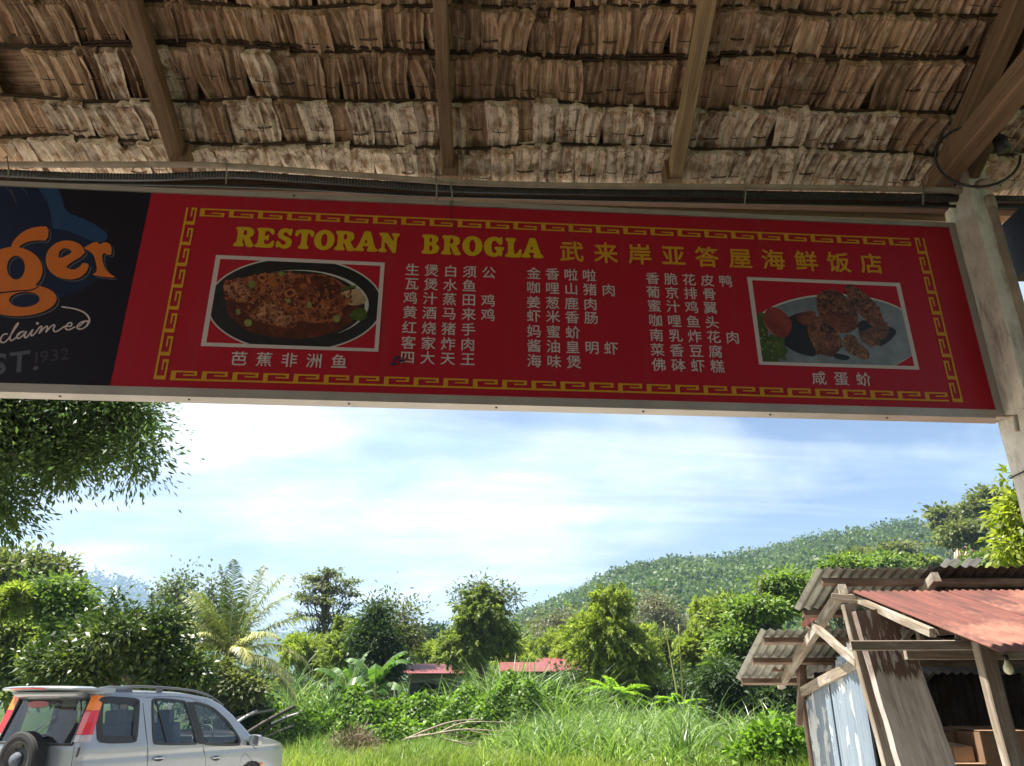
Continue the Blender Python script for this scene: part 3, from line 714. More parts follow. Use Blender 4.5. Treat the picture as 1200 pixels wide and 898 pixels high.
picture([(122, 48), (1153, 95), (1113, 640), (28, 605)], [(148, 72), (1127, 115), (1090, 620), (62, 583)], [
    ('plate_print', 'p_rim', [ell(603, 352, 540, 290, 56)]), ('plate_print', 'p_plate', [ell(603, 352, 530, 281, 56)]),
    ('plate_print', 'p_rim', [ell(625, 352, 430, 212, 48)]), ('plate_print', 'p_plate', [ell(603, 358, 428, 214, 48)]),
    ('sauce_print', 'p_sauce', [ell(595, 362, 405, 200, 48, 0, .015)]),
    ('fish_print', 'p_fish', [fish]), ('fish_print', 'p_sauce', [[(520, 200), (640, 185), (800, 175), (900, 240), (860, 300), (800, 340), (680, 360), (560, 370), (520, 300)], mouth, [(560, 470), (640, 450), (700, 462), (600, 497)]]),
    ('fish_print', 'p_fish', [[(600, 250), (700, 230), (740, 290), (750, 380), (620, 370)], [(760, 360), (860, 330), (930, 300), (930, 352), (850, 400), (780, 400)], [(250, 372), (330, 400), (320, 412), (240, 350)]]),
    ('fish_print', 'p_crust', [[(165, 235), (250, 215), (330, 240), (340, 300), (300, 335), (215, 320), (175, 285)], [(370, 370), (450, 330), (520, 380), (600, 440), (560, 490), (470, 470), (340, 440), (330, 410)]]),
    ('tail_print', 'p_tail', [[(880, 275), (950, 262), (1000, 250), (1010, 280), (1045, 320), (1030, 350), (935, 362), (900, 320)]]),
    ('crumb_print', 'p_fish', blots(170, (165, 160, 950, 490), 6, 22, fish)), ('crumb_print', 'p_sauce', blots(190, (165, 160, 950, 490), 4, 16, fish)), ('crumb_print', 'p_crust', blots(150, (165, 160, 620, 490), 3, 10, fish)),
    ('garnish_print', 'p_orange', [ell(405, 190, 32, 22, 14, .2), ell(575, 283, 36, 28, 16, -.3), ell(470, 210, 26, 48, 16, -.3, .15), ell(655, 240, 22, 18, 12, 0, .15)]),
    ('garnish_print', 'p_sauce', [ell(405, 190, 18, 11, 12, .2), ell(575, 283, 20, 15, 12, -.3)]),
    ('garnish_print', 'p_onion', [ell(258, 398, 14, 19, 12, 0, .1), ell(318, 464, 24, 22, 12, 0, .1), ell(345, 230, 22, 26, 12, .6, .1), ell(692, 358, 15, 22, 12, 0, .1), ell(860, 440, 23, 23, 12, 0, .1), ell(520, 165, 24, 11, 12, 0, .1), ell(565, 330, 16, 14, 10)]),
    ('garnish_print', 'p_green', [[(960, 385), (1030, 365), (1055, 440), (990, 458), (930, 430)], [(880, 250), (980, 232), (985, 248), (890, 268)]])], 230, 290, 5.217)
def mt(*p): return [list(p)]
c1 = [(470, 200), (510, 172), (560, 163), (640, 190), (700, 260), (740, 330), (735, 400), (680, 445), (600, 440), (550, 400), (510, 360), (470, 280)]
c2 = [(650, 140), (690, 132), (745, 160), (830, 230), (880, 290), (895, 360), (935, 400), (930, 455), (880, 495), (850, 460), (835, 405), (760, 340), (700, 265), (660, 190)]
c3 = [(440, 360), (480, 325), (530, 320), (560, 380), (620, 450), (640, 520), (600, 570), (560, 592), (470, 572), (415, 450), (412, 400)]
c4 = [(640, 450), (720, 455), (735, 500), (790, 540), (815, 580), (800, 617), (720, 590), (650, 550)]
c5 = [(740, 430), (780, 395), (830, 415), (855, 450), (885, 515), (820, 528), (760, 490)]
allm = c1
picture([(28, 82), (1005, 120), (1130, 675), (105, 642)], [(60, 102), (982, 142), (1098, 652), (128, 622)], [
    ('plate_print', 'p_rim', [ell(590, 455, 560, 264, 56)]), ('plate_print', 'p_wplate', [ell(592, 458, 552, 256, 56)]),
    ('shadow_print', 'p_plate', [[(250, 360), (330, 320), (420, 300), (470, 330), (440, 430), (480, 590), (420, 590), (330, 560), (240, 500)], [(860, 400), (960, 400), (990, 440), (930, 500), (860, 540)], [(560, 560), (700, 590), (660, 620), (580, 600)]]),
    ('salad_print', 'p_green', [ell(190, 540, 95, 90, 22, .4, .18, rg), ell(125, 400, 40, 90, 16, -.2, .2, rg)]), ('salad_print', 'p_onion', blots(26, (110, 380, 270, 610), 5, 13)),
    ('salad_print', 'p_green', blots(40, (110, 380, 270, 620), 8, 18)),
    ('tomato_print', 'p_tom', [[(130, 330), (160, 280), (210, 272), (270, 310), (320, 370), (300, 450), (250, 480), (190, 440), (135, 390)]]), ('tomato_print', 'p_crust', [[(130, 340), (142, 400), (190, 445), (240, 490), (180, 430), (150, 395)]]),
    ('meat_print', 'p_meat2', [[(330, 330), (440, 290), (480, 330), (430, 400), (360, 380)]]),
    ('meat_print', 'p_meat', [c3, c4, c5]), ('meat_print', 'p_meat', [c1]), ('meat_print', 'p_plate', [[(490, 385), (560, 380), (600, 440), (560, 420)], [(725, 380), (780, 350), (840, 410), (800, 410), (750, 440)]]),
    ('meat_print', 'p_meat2', [[(520, 330), (560, 300), (700, 320), (735, 380), (680, 442), (600, 420)]]), ('meat_print', 'p_meat', [c2]),
    ('crumb_print', 'p_crust', blots(46, (415, 320, 815, 615), 3, 7, c3)+blots(40, (640, 450, 815, 617), 3, 9, c4)+blots(18, (660, 140, 900, 480), 3, 7, c2)),
    ('crumb_print', 'p_meat2', blots(70, (470, 165, 740, 440), 5, 18, c1)+blots(60, (650, 135, 935, 495), 5, 16, c2)+blots(60, (415, 320, 640, 600), 5, 18, c3)), ('crumb_print', 'p_plate', blots(60, (470, 165, 740, 330), 3, 10, c1)+blots(40, (650, 135, 850, 300), 3, 9, c2))], 870, 310, 5.4545)

# beer panel print
def T1(x, y): return S(x/7.486, 210+y/7.486)
def T2(x, y): return S(x/6.907, 340+y/6.907)
LQ = [(s0, zb), (sdv-.002, zb), (sdv-.002, zt), (s0, zt)]
def shape(nm, mat, loops, y, dx=0, dz=0, it=2):
    mb = MB(); L = []
    for k, lp in enumerate(loops):
        lp = bez(lp, it); lp = [(a+dx, b+dz) for a, b in lp]
        if k == 0: lp = clip(lp, LQ)
        L.append(lp)
    fill(mb, L, y); return mb.build(nm, M[mat], sign)
shape('emblem_print', 'blue2', [[T1(*p) for p in ((-200, 40), (340, 90), (400, 170), (445, 300), (450, 430), (900, 545), (980, 640), (900, 900), (400, 1100), (-200, 1200))]], -.0012)
shape('emblem_print', 'blue', [[T1(*p) for p in ((300, 40), (490, 60), (545, 150), (572, 285), (700, 335), (850, 405), (965, 500), (900, 560), (800, 545), (640, 470), (520, 440), (458, 435), (450, 300), (400, 170))]], -.0016, it=1)
def ribbon(mb, pts, w, y, it=3):
    pts = bez(pts, it, False); n = len(pts); vs = []
    for i, p in enumerate(pts):
        a, b = pts[max(i-1, 0)], pts[min(i+1, n-1)]; dx, dz = b[0]-a[0], b[1]-a[1]; l = math.hypot(dx, dz) or 1
        ww = (w[0]+(w[1]-w[0])*i/(n-1)) if isinstance(w, tuple) else w
        vs += [(p[0]-dz/l*ww/2, y, p[1]+dx/l*ww/2), (p[0]+dz/l*ww/2, y, p[1]-dx/l*ww/2)]
    mb.add(vs, [(2*i, 2*i+1, 2*i+3, 2*i+2) for i in range(n-1)])
mb = MB()
for pts in (((50, 70), (110, 130), (150, 225)), ((185, 75), (225, 110), (245, 150)), ((95, 90), (120, 150), (140, 190))): ribbon(mb, [T1(*p) for p in pts], (.005, .001), -.0018)
mb.build('emblem_print', M['grey'], sign)
mb = MB()
for q in range(46):
    x = rg.uniform(0, 420); y = rg.uniform(150, 420); ribbon(mb, [T1(x, y), T1(x+rg.uniform(5, 14), y+12), T1(x+rg.uniform(-4, 18), y+34)], (.003, .001), -.0019-q*1e-6)
mb.build('emblem_print', M['black'], sign)
E_o = [(752, 660), (735, 610), (700, 570), (640, 545), (560, 540), (480, 570), (420, 630), (400, 710), (420, 790), (480, 850), (560, 880), (640, 885), (710, 865), (765, 815), (787, 748), (728, 735), (705, 770), (660, 798), (610, 795), (572, 768)]
E_h = [(520, 707), (515, 655), (540, 618), (580, 608), (615, 620), (640, 648)]
R_o = [(740, 602), (850, 545), (878, 582), (910, 555), (960, 565), (982, 600), (980, 670), (945, 668), (920, 650), (898, 662), (900, 720), (925, 790), (960, 830), (1012, 860), (1005, 870), (820, 850), (820, 835), (852, 815), (850, 760), (830, 680), (800, 640), (745, 615)]
ear = [(93, 640), (110, 560), (170, 490), (250, 440), (340, 420), (432, 418), (422, 546), (330, 538), (240, 555), (180, 585), (140, 640)]
def pe(cx, cy, rx, ry, n=30, rot=0): return [S(*p) for p in ell(cx, cy, rx, ry, n, rot)]
bowl = pe(17.5, 316, 33, 26, 34, .1); bhole = pe(19.2, 314.2, 10.6, 14, 24)
loop_ = pe(25, 352.5, 42, 18.5, 34, -.06); lhole = pe(29, 351.5, 18, 9, 24, -.05)
for dx, dz, mat, y in ((.016, -.012, 'grey', -.0022), (.009, -.007, 'black', -.0027), (0, 0, 'orange', -.0034)):
    shape('emblem_lettering', mat, [[T1(*p) for p in E_o], [T1(*p) for p in E_h]], y, dx, dz, 1)
    shape('emblem_lettering', mat, [[T1(*p) for p in R_o]], y, dx, dz, 1)
    shape('emblem_lettering', mat, [[T1(*p) for p in ear]], y-.0001, dx, dz, 1)
    shape('emblem_lettering', mat, [loop_, lhole], y-.0002, dx, dz, 1)
    shape('emblem_lettering', mat, [bowl, bhole], y-.0003, dx, dz, 1)
mb = MB(); ribbon(mb, [S(-8, 344), S(4, 343.5), S(20, 341.5), S(38, 341), S(46, 336)], .008, -.0041); mb.build('emblem_lettering', M['black'], sign)
mb = MB()
for st in (((64, 358), (30, 358), (2, 400), (16, 434), (60, 415), (120, 320), (155, 270), (140, 268), (80, 380), (88, 420), (130, 390), (170, 345), (205, 335), (165, 340), (135, 372), (146, 402), (190, 370), (222, 325), (196, 378), (212, 395), (250, 345), (272, 312), (250, 362), (262, 378), (300, 335), (330, 292), (345, 300), (318, 355)),
           ((322, 350), (375, 292), (392, 300), (372, 345)), ((376, 342), (425, 285), (450, 285), (430, 325), (450, 345), (500, 315), (530, 290), (580, 300), (585, 265), (555, 268), (525, 310), (555, 330), (610, 300)),
           ((640, 300), (690, 255), (722, 250), (700, 300), (650, 325), (618, 305), (650, 265), (690, 252)), ((700, 300), (735, 250), (700, 190), (620, 155), (500, 138))):
    ribbon(mb, [T2(*p) for p in st], .0075, -.0026-.0003*len(mb.f)/200)
mb.add([(a, -.0032, b) for a, b in pe(44.2, 379.5, 1.8, 1.6, 8)], [tuple(range(8))])
mb.build('script_lettering', M['white'], sign)
for txt, x0_, y0_, sz, stp, mat, off in (('ST.', 6, 436, .155, .118, 'grey', .035), ('1932', 37, 426.5, .088, .085, 'faint', .03)):
    mb = MB(); a = S(x0_, y0_); rot = R(10); xx = 0
    if txt == 'ST.': a = S(-11, 440)
    for ch in txt:
        v, f = glyph(ch, .02); w_ = max(q[0] for q in v)
        mb.add([(a[0]+(xx+x*sz)*math.cos(rot)-z*sz*math.sin(rot), -.0028, a[1]+(xx+x*sz)*math.sin(rot)+z*sz*math.cos(rot)) for x, z in v], f); xx += (w_+.08)*sz
    mb.build('small_lettering', M[mat], sign)
COL.objects.unlink(fo); bpy.data.objects.remove(fo)
# ------------------------------------------------------------------ hut
def corr_mat(name, c1, c2, c3, rough=.5, metal=.35, sc=3, coord='lc', streak=(2.0, 22)):
    g = NG(name); v = g.coord('lc', (streak[0], streak[1], 1), True); n = g.noise(v, 1, 7, .65, .4)
    b = g.noise(g.coord('lc', (sc, sc, 1), True), 1, 7, .65)
    col = g.mix(g.ramp(n, [(.35, 0), (.65, 1)]), c1, c2); col = g.mix(g.ramp(b, [(.5, 0), (.66, 1)]), col, c3)
    f = g.noise(g.coord('lc', (50, 50, 1)), 1, 3)
    return g.bsdf(col, rough, metal, g.bump(f, .15, .002), .4)
M['tin'] = corr_mat('weathered_tin', (.24, .24, .21), (.36, .36, .31), (.14, .13, .11), .6, .3)
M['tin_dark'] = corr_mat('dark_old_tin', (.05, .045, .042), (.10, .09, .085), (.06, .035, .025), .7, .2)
M['rust'] = corr_mat('rusty_tin', (.055, .018, .012), (.155, .044, .029), (.23, .10, .066), .75, .1, 2.2, streak=(1.6, 26))
M['blue_tin'] = corr_mat('painted_blue_grey_tin', (.24, .30, .36), (.30, .36, .42), (.20, .25, .31), .5, .2, 1.2)
def peel_mat():
    g = NG('painted_tin_peeling'); v = g.coord('lc', (2, 22, 1), True); n = g.noise(v, 1, 6, .6)
    col = g.ramp(n, [(.3, (.17, .215, .26)), (.7, (.26, .31, .355))])
    p = g.noise(g.coord('lc', (1.5, 4.6, 1), True), 1.0, 7, .62, .5); pm = g.ramp(p, [(.545, 0), (.56, 1)])
    col = g.mix(pm, col, (.52, .54, .54)); q = g.noise(g.coord('lc', (2.2, 5, 1), True), 1.1, 6, .6); col = g.mix(g.ramp(q, [(.66, 0), (.68, .8)]), col, (.62, .53, .38))
    d = g.noise(g.coord('lc', (6, 60, 1), True), 1, 4); col = g.mix(g.ramp(d, [(.3, .5), (.42, 0)]), col, (.16, .15, .13))
    return g.bsdf(col, .5, .05, g.bump(pm, .2, .001), .4)
M['blue_tin'] = peel_mat()
M['white_tin'] = corr_mat('bright_tin_and_lit_strip', (.60, .61, .60), (.70, .70, .68), (.45, .46, .46), .5, .1, 3)  # white for the roof offcuts; on the inner strip it stands in for light
M['oldwood'] = wood('weathered_timber', (.15, .115, .08), (.33, .265, .195), weather=(.38, .34, .285))
M['oldwood_d'] = wood('brown_weathered_timber', (.11, .065, .042), (.24, .16, .11), weather=(.30, .22, .17))
def plank_mat():
    g = NG('weathered_hardwood_slab'); n = g.noise(g.coord('lc', (1.6, 26, 26)), 1.4, 8, .65, .5)
    col = g.ramp(n, [(.25, (.26, .22, .19)), (.5, (.44, .40, .36)), (.75, (.60, .56, .51))])
    a = g.n('ShaderNodeAttribute'); a.attribute_name = 'lc'; s_ = g.n('ShaderNodeSeparateXYZ'); g.l(a.outputs['Vector'], s_.inputs[0])
    # upper third still carries the old dark stain, with bare drips
    dn = g.noise(g.coord('lc', (2.2, 34, 34)), 1.2, 4, .6); 
    md = g.n('ShaderNodeMath'); md.operation = 'MULTIPLY_ADD'; g.l(dn, md.inputs[0]); md.inputs[1].default_value = .24; g.l(s_.outputs[0], md.inputs[2])
    msk = g.ramp(md.outputs[0], [(.0, 0), (.0, 0)])
    mr = g.n('ShaderNodeMapRange'); g.l(md.outputs[0], mr.inputs[0]); mr.inputs[1].default_value = 1.64+.12; mr.inputs[2].default_value = 1.67+.12
    dr = g.noise(g.coord('lc', (5, 22, 22)), 1.3, 3, .5); mm = g.n('ShaderNodeMath'); mm.operation = 'MULTIPLY'; g.l(mr.outputs[0], mm.inputs[0]); g.l(g.ramp(dr, [(.54, .95), (.60, .05)]), mm.inputs[1])
    col = g.mix(mm.outputs[0], col, g.ramp(n, [(.3, (.085, .05, .036)), (.7, (.16, .10, .075))]))
    cr = g.noise(g.coord('lc', (3, 120, 120)), 1, 3); col = g.mix(g.ramp(cr, [(.30, .6), (.42, 0)]), col, (.10, .07, .05))
    return g.bsdf(col, .85, 0, g.bump(n, .8, .004), .25)
M['slab'] = plank_mat()
M['card'] = simple('cardboard', (.22, .13, .075), .9, var=.15)
M['card2'] = simple('pale_cardboard', (.42, .30, .20), .9, var=.1)
M['bulb'] = simple('frosted_bulb_glass', (.80, .78, .55), .3, var=.03)
M['dirt_floor'] = simple('hut_earth_floor', (.12, .09, .065), 1)

def corr(p0, uvec, vvec, nrm, W_, L_, mat, name, parent, pitch=.075, amp=.010, jag0=0, jag1=0, nv=4, seed=0, bend=0, cut=None, lip=0):
    "corrugated sheet: ridges run along vvec; real thickness 1.2 mm"
    rg = random.Random(seed); u = Vector(uvec).normalized(); v = Vector(vvec).normalized(); n = Vector(nrm).normalized()
    per = 8; nu = int(W_/pitch*per)+1; pts = []; lc = []
    j0 = [0]*nu; j1 = [0]*nu
    for k in range(nu):
        q = k/per
        j0[k] = jag0*(rg.random()-.5) if k % per == 0 else j0[k-1]*.8+jag0*.2*(rg.random()-.5)
        j1[k] = jag1*(rg.random()-.5) if k % per == 0 else j1[k-1]*.8+jag1*.2*(rg.random()-.5)
    ox = rg.uniform(0, 20)
    for side in (0, 1):
        for k in range(nu):
            x = k*pitch/per; z = amp*math.cos(2*PI*k/per) - side*.0014
            for j in range(nv+1):
                t = j/nv; y0 = j0[k]; y1 = L_+j1[k]
                if cut: y0 = max(y0, cut(x)[0]+j0[k]); y1 = min(y1, cut(x)[1]+j1[k])
                y = y0+(y1-y0)*t
                b = bend*math.sin(PI*t) + lip*(t**4)*math.sin(x*5)
                pts.append(Vector(p0)+u*x+v*y+n*(z+b)); lc.append((y+ox, x+ox, z))
    mb = MB(); N1 = nu*(nv+1); fs = []
    I = lambda s_, k, j: s_*N1+k*(nv+1)+j
    for k in range(nu-1):
        for j in range(nv):
            fs.append((I(0, k, j), I(0, k+1, j), I(0, k+1, j+1), I(0, k, j+1))); fs.append((I(1, k, j), I(1, k, j+1), I(1, k+1, j+1), I(1, k+1, j)))
        fs.append((I(0, k, 0), I(1, k, 0), I(1, k+1, 0), I(0, k+1, 0))); fs.append((I(0, k, nv), I(0, k+1, nv), I(1, k+1, nv), I(1, k, nv)))
    for j in range(nv):
        fs.append((I(0, 0, j), I(0, 0, j+1), I(1, 0, j+1), I(1, 0, j))); fs.append((I(0, nu-1, j), I(1, nu-1, j), I(1, nu-1, j+1), I(0, nu-1, j+1)))
    mb.add(pts, fs, lc, False); o = mb.build(name, M[mat], parent)
    return o
hut = empty('tin_hut', (3.2, 5.5, 0), 'ramshackle timber and corrugated tin hut at the right with a rusty red lean-to roof', 'hut')
hut.location = (0, 0, 0)
def HB(a, b, w, h, mat, name, up=(0, 0, 1), seg=3, wob=.004):
    mb = MB(); mb.beam(a, b, w, h, up, .006, seg, wob, rng); return mb.build(name, M[mat], hut)
XR_ = 5.6
# main roof: mono-pitch falling away from us
A = P(955, 668, 5.7); Bq = P(930, 712, 6.24)
sl_m = (P(900, 738, 6.6).z-P(875, 790, 7.4).z)/.8
vd = Vector((0, 1, -.385)).normalized(); nm = Vector((0, .385, 1)).normalized()
rx = 2.22; wS = .80
z57 = A.z
k = 0; x = rx
while x < XR_:
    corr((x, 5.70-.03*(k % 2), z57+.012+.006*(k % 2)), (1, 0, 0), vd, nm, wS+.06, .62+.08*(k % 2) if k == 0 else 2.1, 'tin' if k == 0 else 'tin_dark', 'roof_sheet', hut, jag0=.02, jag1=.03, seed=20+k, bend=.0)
    x += wS; k += 1
zl = lambda Y: z57-.385*(Y-5.70)
for k, (xa, w_) in enumerate(((2.03, .47), (2.50, .55))):
    corr((xa, 6.58, zl(6.58)-.005+.008*k), (1, 0, 0), vd, nm, w_+.03, .98, 'tin', 'roof_sheet', hut, jag0=.02, jag1=.02, seed=31+k)
# purlins under the roof
def purlin(Y, x0, x1, w=.05, h=.045, mat='oldwood_d'):
    HB((x0, Y, zl(Y)-.055), (x1, Y, zl(Y)-.055), w, h, mat, 'purlin', up=nm)
purlin(5.76, 2.26, XR_, mat='oldwood_d'); purlin(6.22, 2.26, 2.95); purlin(6.66, 2.06, XR_); purlin(7.02, 2.06, XR_); purlin(7.42, 2.06, XR_)
HB(P(972, 735, 6.55), P(948, 737, 6.55), .04, .03, 'oldwood_d', 'purlin')
# folded red ridge capping poking out between the sheets
mb = MB(); a = P(940, 737, 6.5); b = P(972, 713, 6.1); 
for s_ in (-1, 1):
    pass
d_ = (b-a); nrm_ = Vector((0, 0, .05)); side_ = Vector((.075, .02, -.035))
vs = [a, a+nrm_, a+nrm_+side_, b, b+nrm_, b+nrm_+side_]; t_ = Vector((0, .002, -.004)); vs2 = [v_+t_ for v_ in vs]
mb.add(vs+vs2, [(0, 1, 4, 3), (1, 2, 5, 4), (6, 9, 10, 7), (7, 10, 11, 8), (0, 3, 9, 6), (2, 8, 11, 5), (0, 6, 7, 1), (1, 7, 8, 2), (3, 4, 10, 9), (4, 5, 11, 10)]); o = mb.build('ridge_cap', M['rust'], hut)
# rafters
HB(P(988, 690, 5.68), P(914, 803, 7.55), .055, .075, 'oldwood', 'rafter', up=nm, seg=5)
HB((3.02, 5.60, zl(5.60)-.10), (3.02, 7.5, zl(7.5)-.10), .055, .07, 'oldwood', 'rafter', up=nm)
HB((3.62, 5.85, zl(5.85)-.10), (3.62, 7.5, zl(7.5)-.10), .05, .06, 'oldwood', 'rafter', up=nm)
HB((4.5, 5.60, zl(5.60)-.10), (4.5, 7.5, zl(7.5)-.10), .05, .07, 'oldwood', 'rafter', up=nm)
# left side wall of painted tin, its framing
wx0 = P(1013, 800, 5.55); wx1 = P(943, 800, 7.25)
wd = Vector((wx1.x-wx0.x, wx1.y-wx0.y, 0)); WL = wd.length; wdn = wd.normalized(); wn = Vector((wdn.y, -wdn.x, 0)); wn = -wn if wn.x > 0 else wn
w0 = Vector((wx0.x, wx0.y, 0))
def wz(t): # top height along the wall
    return 1.5+ (.40-.36*t)
for k in range(2):
    a0 = k*WL/2
    def cut_(x, a0=a0):
        t = (a0+x)/WL; return (0.0, wz(t)-.05+ (.05 if t < .35 else 0))
    corr(w0+wdn*a0+wn*(.0+.006*k)+Vector((0, 0, .02)), wdn, (0, 0, 1), wn, WL/2+.04, 2.2, 'blue_tin', 'wall_sheet', hut, jag1=.07, jag0=.02, seed=50+k, cut=cut_, nv=6, amp=.013)
# bare bright patches where the paint has gone (thin torn strips of paintless metal)
mbp = MB()
HB(P(1013, 773, 5.50), P(938, 812, 7.20), .03, .075, 'oldwood', 'wall_rail', seg=4)
HB(P(953, 733, 6.2), P(1004, 776, 5.48), .03, .06, 'oldwood', 'brace', seg=3)
fp = P(1000, 745, 5.5)
mb = MB(); mb.beam(P(993, 708, 5.46), Vector((P(1047, 898, 5.46).x+.09, 5.46, .0)), .075, .06, (0, 1, 0), 0, 5, .004, rng); mb.build('corner_post', M['oldwood'], hut)
mb = MB(); mb.beam(P(936, 768, 7.30), Vector((P(950, 898, 7.30).x+.05, 7.30, 0)), .075, .07, (0, 1, 0), 0, 5, .005, rng); mb.build('corner_post', M['oldwood_d'], hut)
mb = MB(); mb.beam(P(943, 750, 7.2), P(936, 850, 7.15), .05, .045, (0, 1, 0), .01, 3, .004, rng); mb.build('strut', M['oldwood_d'], hut)
HB(P(905, 783, 7.3), P(938, 785, 7.3), .05, .06, 'oldwood_d', 'purlin'); 
# hardwood slab leaning under the lean-to
tl, tr_, bl, br = P(1003, 716, 5.2), P(1054, 712, 5.2), P(1056, 898, 5.2), P(1121, 898, 5.2)
kz = (tl.z-0)/(tl.z-bl.z); BL = tl+(bl-tl)*kz; BR = tr_+(br-tr_)*((tr_.z)/(tr_.z-br.z))
mb = MB(); pts = []; lc = []; nu_, nv_ = 7, 26; rg = random.Random(4)
for s_ in (0, 1):
    for i in range(nu_):
        for j in range(nv_):
            a = tl.lerp(tr_, i/(nu_-1)); b = BL.lerp(BR, i/(nu_-1)); q = a.lerp(b, j/(nv_-1))
            e = rg.uniform(-.0035, .0035) if i in (0, nu_-1) else 0
            pts.append(q+Vector((e, s_*.075+rg.uniform(-.002, .002), 0))); lc.append((q.z-.0, i*.055+s_, s_*.07+3))
fs = []
I = lambda s_, i, j: s_*nu_*nv_+i*nv_+j
for i in range(nu_-1):
    for j in range(nv_-1): fs += [(I(0, i, j), I(0, i, j+1), I(0, i+1, j+1), I(0, i+1, j)), (I(1, i, j), I(1, i+1, j), I(1, i+1, j+1), I(1, i, j+1))]
    fs += [(I(0, i, 0), I(0, i+1, 0), I(1, i+1, 0), I(1, i, 0)), (I(0, i, nv_-1), I(1, i, nv_-1), I(1, i+1, nv_-1), I(0, i+1, nv_-1))]
for j in range(nv_-1): fs += [(I(0, 0, j), I(1, 0, j), I(1, 0, j+1), I(0, 0, j+1)), (I(0, nu_-1, j), I(0, nu_-1, j+1), I(1, nu_-1, j+1), I(1, nu_-1, j))]
mb.add(pts, fs, lc); mb.build('hardwood_slab', M['slab'], hut)
# lean-to roof: rusty sheets falling towards us
T0 = P(1000, 694, 5.6); T1_ = P(1140, 765, 4.0); slr = (T0.z-T1_.z)/(5.6-4.0)
vr = Vector((0, -1, -slr)).normalized(); nr_ = Vector((0, -slr, 1)).normalized()
x = T0.x-.03; k = 0; Lr = 1.6*math.sqrt(1+slr*slr)
while x < XR_:
    corr((x, 5.62+.012*(k % 2), T0.z+.006*(k % 2)+.01), (1, 0, 0), vr, nr_, .70, Lr+(.03 if k == 0 else .06), 'rust', 'lean_to_sheet', hut, jag0=.02, jag1=.05, seed=70+k, nv=8, lip=.015, amp=.008, pitch=.055)
    x += .66; k += 1
# edge timber along the left side of the lean-to, top beam, front beam, post
HB(P(975, 700, 5.62), P(1012, 703, 5.55), .06, .05, 'oldwood', 'beam')
HB((T0.x-.04, 5.60, T0.z-.045), (XR_, 5.60, T0.z-.045), .05, .06, 'oldwood', 'beam')
HB(P(1007, 703, 5.55), P(1093, 742, 4.5), .035, .05, 'oldwood', 'rafter', seg=5, wob=.006)
zb_ = P(1140, 752, 4.4).z
HB(Vector((T1_.x-.42, 4.42, zb_-.02)), Vector((XR_-.6, 4.42, zb_+.0)), .045, .05, 'oldwood', 'beam')
HB(P(1060, 764, 5.05), P(1210, 764, 5.05), .05, .09, 'oldwood', 'beam')
HB(P(1072, 728, 5.1), P(1083, 758, 5.1), .035, .05, 'oldwood', 'strut', up=(0, 1, 0)); HB(P(1058, 752, 5.12), P(1078, 728, 5.12), .03, .03, 'oldwood', 'strut', up=(0, 1, 0))
p = P(1150, 752, 4.35); q = P(1188, 898, 4.35); q2 = p+(q-p)*((p.z)/(p.z-q.z)); q2.z = 0
HB(p, q2, .082, .07, 'oldwood', 'post', up=(0, 1, 0), seg=5)
for xx in (4.0, 5.2): HB((xx, 4.4, zb_-.03), (xx, 4.4, 0), .08, .07, 'oldwood', 'post', up=(0, 1, 0))
# splintered broken board ends under the sheet
for k in range(6):
    a = P(1092+k*7, 744+rng.uniform(-3, 12), 4.6+rng.random()*.2); HB(a, a+Vector((rng.uniform(.1, .22), rng.uniform(-.05, .05), rng.uniform(-.03, .03))), .012, .02+rng.random()*.02, 'oldwood', 'splinter', seg=2)
# back wall and white strip, its colour standing in for lit roof underside
k = 0; x = 2.66
while x < XR_:
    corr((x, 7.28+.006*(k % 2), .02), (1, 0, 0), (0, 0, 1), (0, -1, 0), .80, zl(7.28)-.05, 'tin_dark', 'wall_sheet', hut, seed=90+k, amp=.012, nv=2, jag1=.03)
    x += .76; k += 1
corr((2.9, 6.55, P(1100, 789, 6.55).z), (1, 0, 0), Vector((0, .5, .18)), (0, -.3, 1), 2.7, .20, 'white_tin', 'lit_underside_strip', hut, seed=99, amp=.01, nv=2)
HB((2.6, 6.5, P(1100, 778, 6.5).z), (XR_, 6.5, P(1100, 778, 6.5).z), .05, .045, 'oldwood_d', 'beam')
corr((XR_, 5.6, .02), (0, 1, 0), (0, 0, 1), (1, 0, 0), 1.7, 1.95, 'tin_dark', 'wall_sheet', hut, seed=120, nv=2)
mb = MB(); mb.box(((2.3+XR_)/2, 6.1, .01), (XR_-2.2, 3.0, .03)); mb.build('floor', M['dirt_floor'], hut)
# pale sheets lying on the main roof
for k, (xa, xb) in enumerate(((1102, 1124), (1123, 1146))):
    a = P(xa, 668, 7.9); b = P(xb, 668, 7.9)
o = corr(P(1097, 670, 6.9), (1, 0, 0), (0, -.35, .12), (0, .3, 1), .13, .22, 'white_tin', 'tin_offcut', None, seed=7); tagit(o, 'small pale tin offcut lying on the hut roof, the left one of two', 'tin sheet', 'pale tin offcuts on the hut roof')
o = corr(P(1122, 669, 6.9), (1, 0, 0), (0, -.35, .12), (0, .3, 1), .13, .22, 'white_tin', 'tin_offcut', None, seed=8); tagit(o, 'small pale tin offcut lying on the hut roof, the right one of two', 'tin sheet', 'pale tin offcuts on the hut roof')
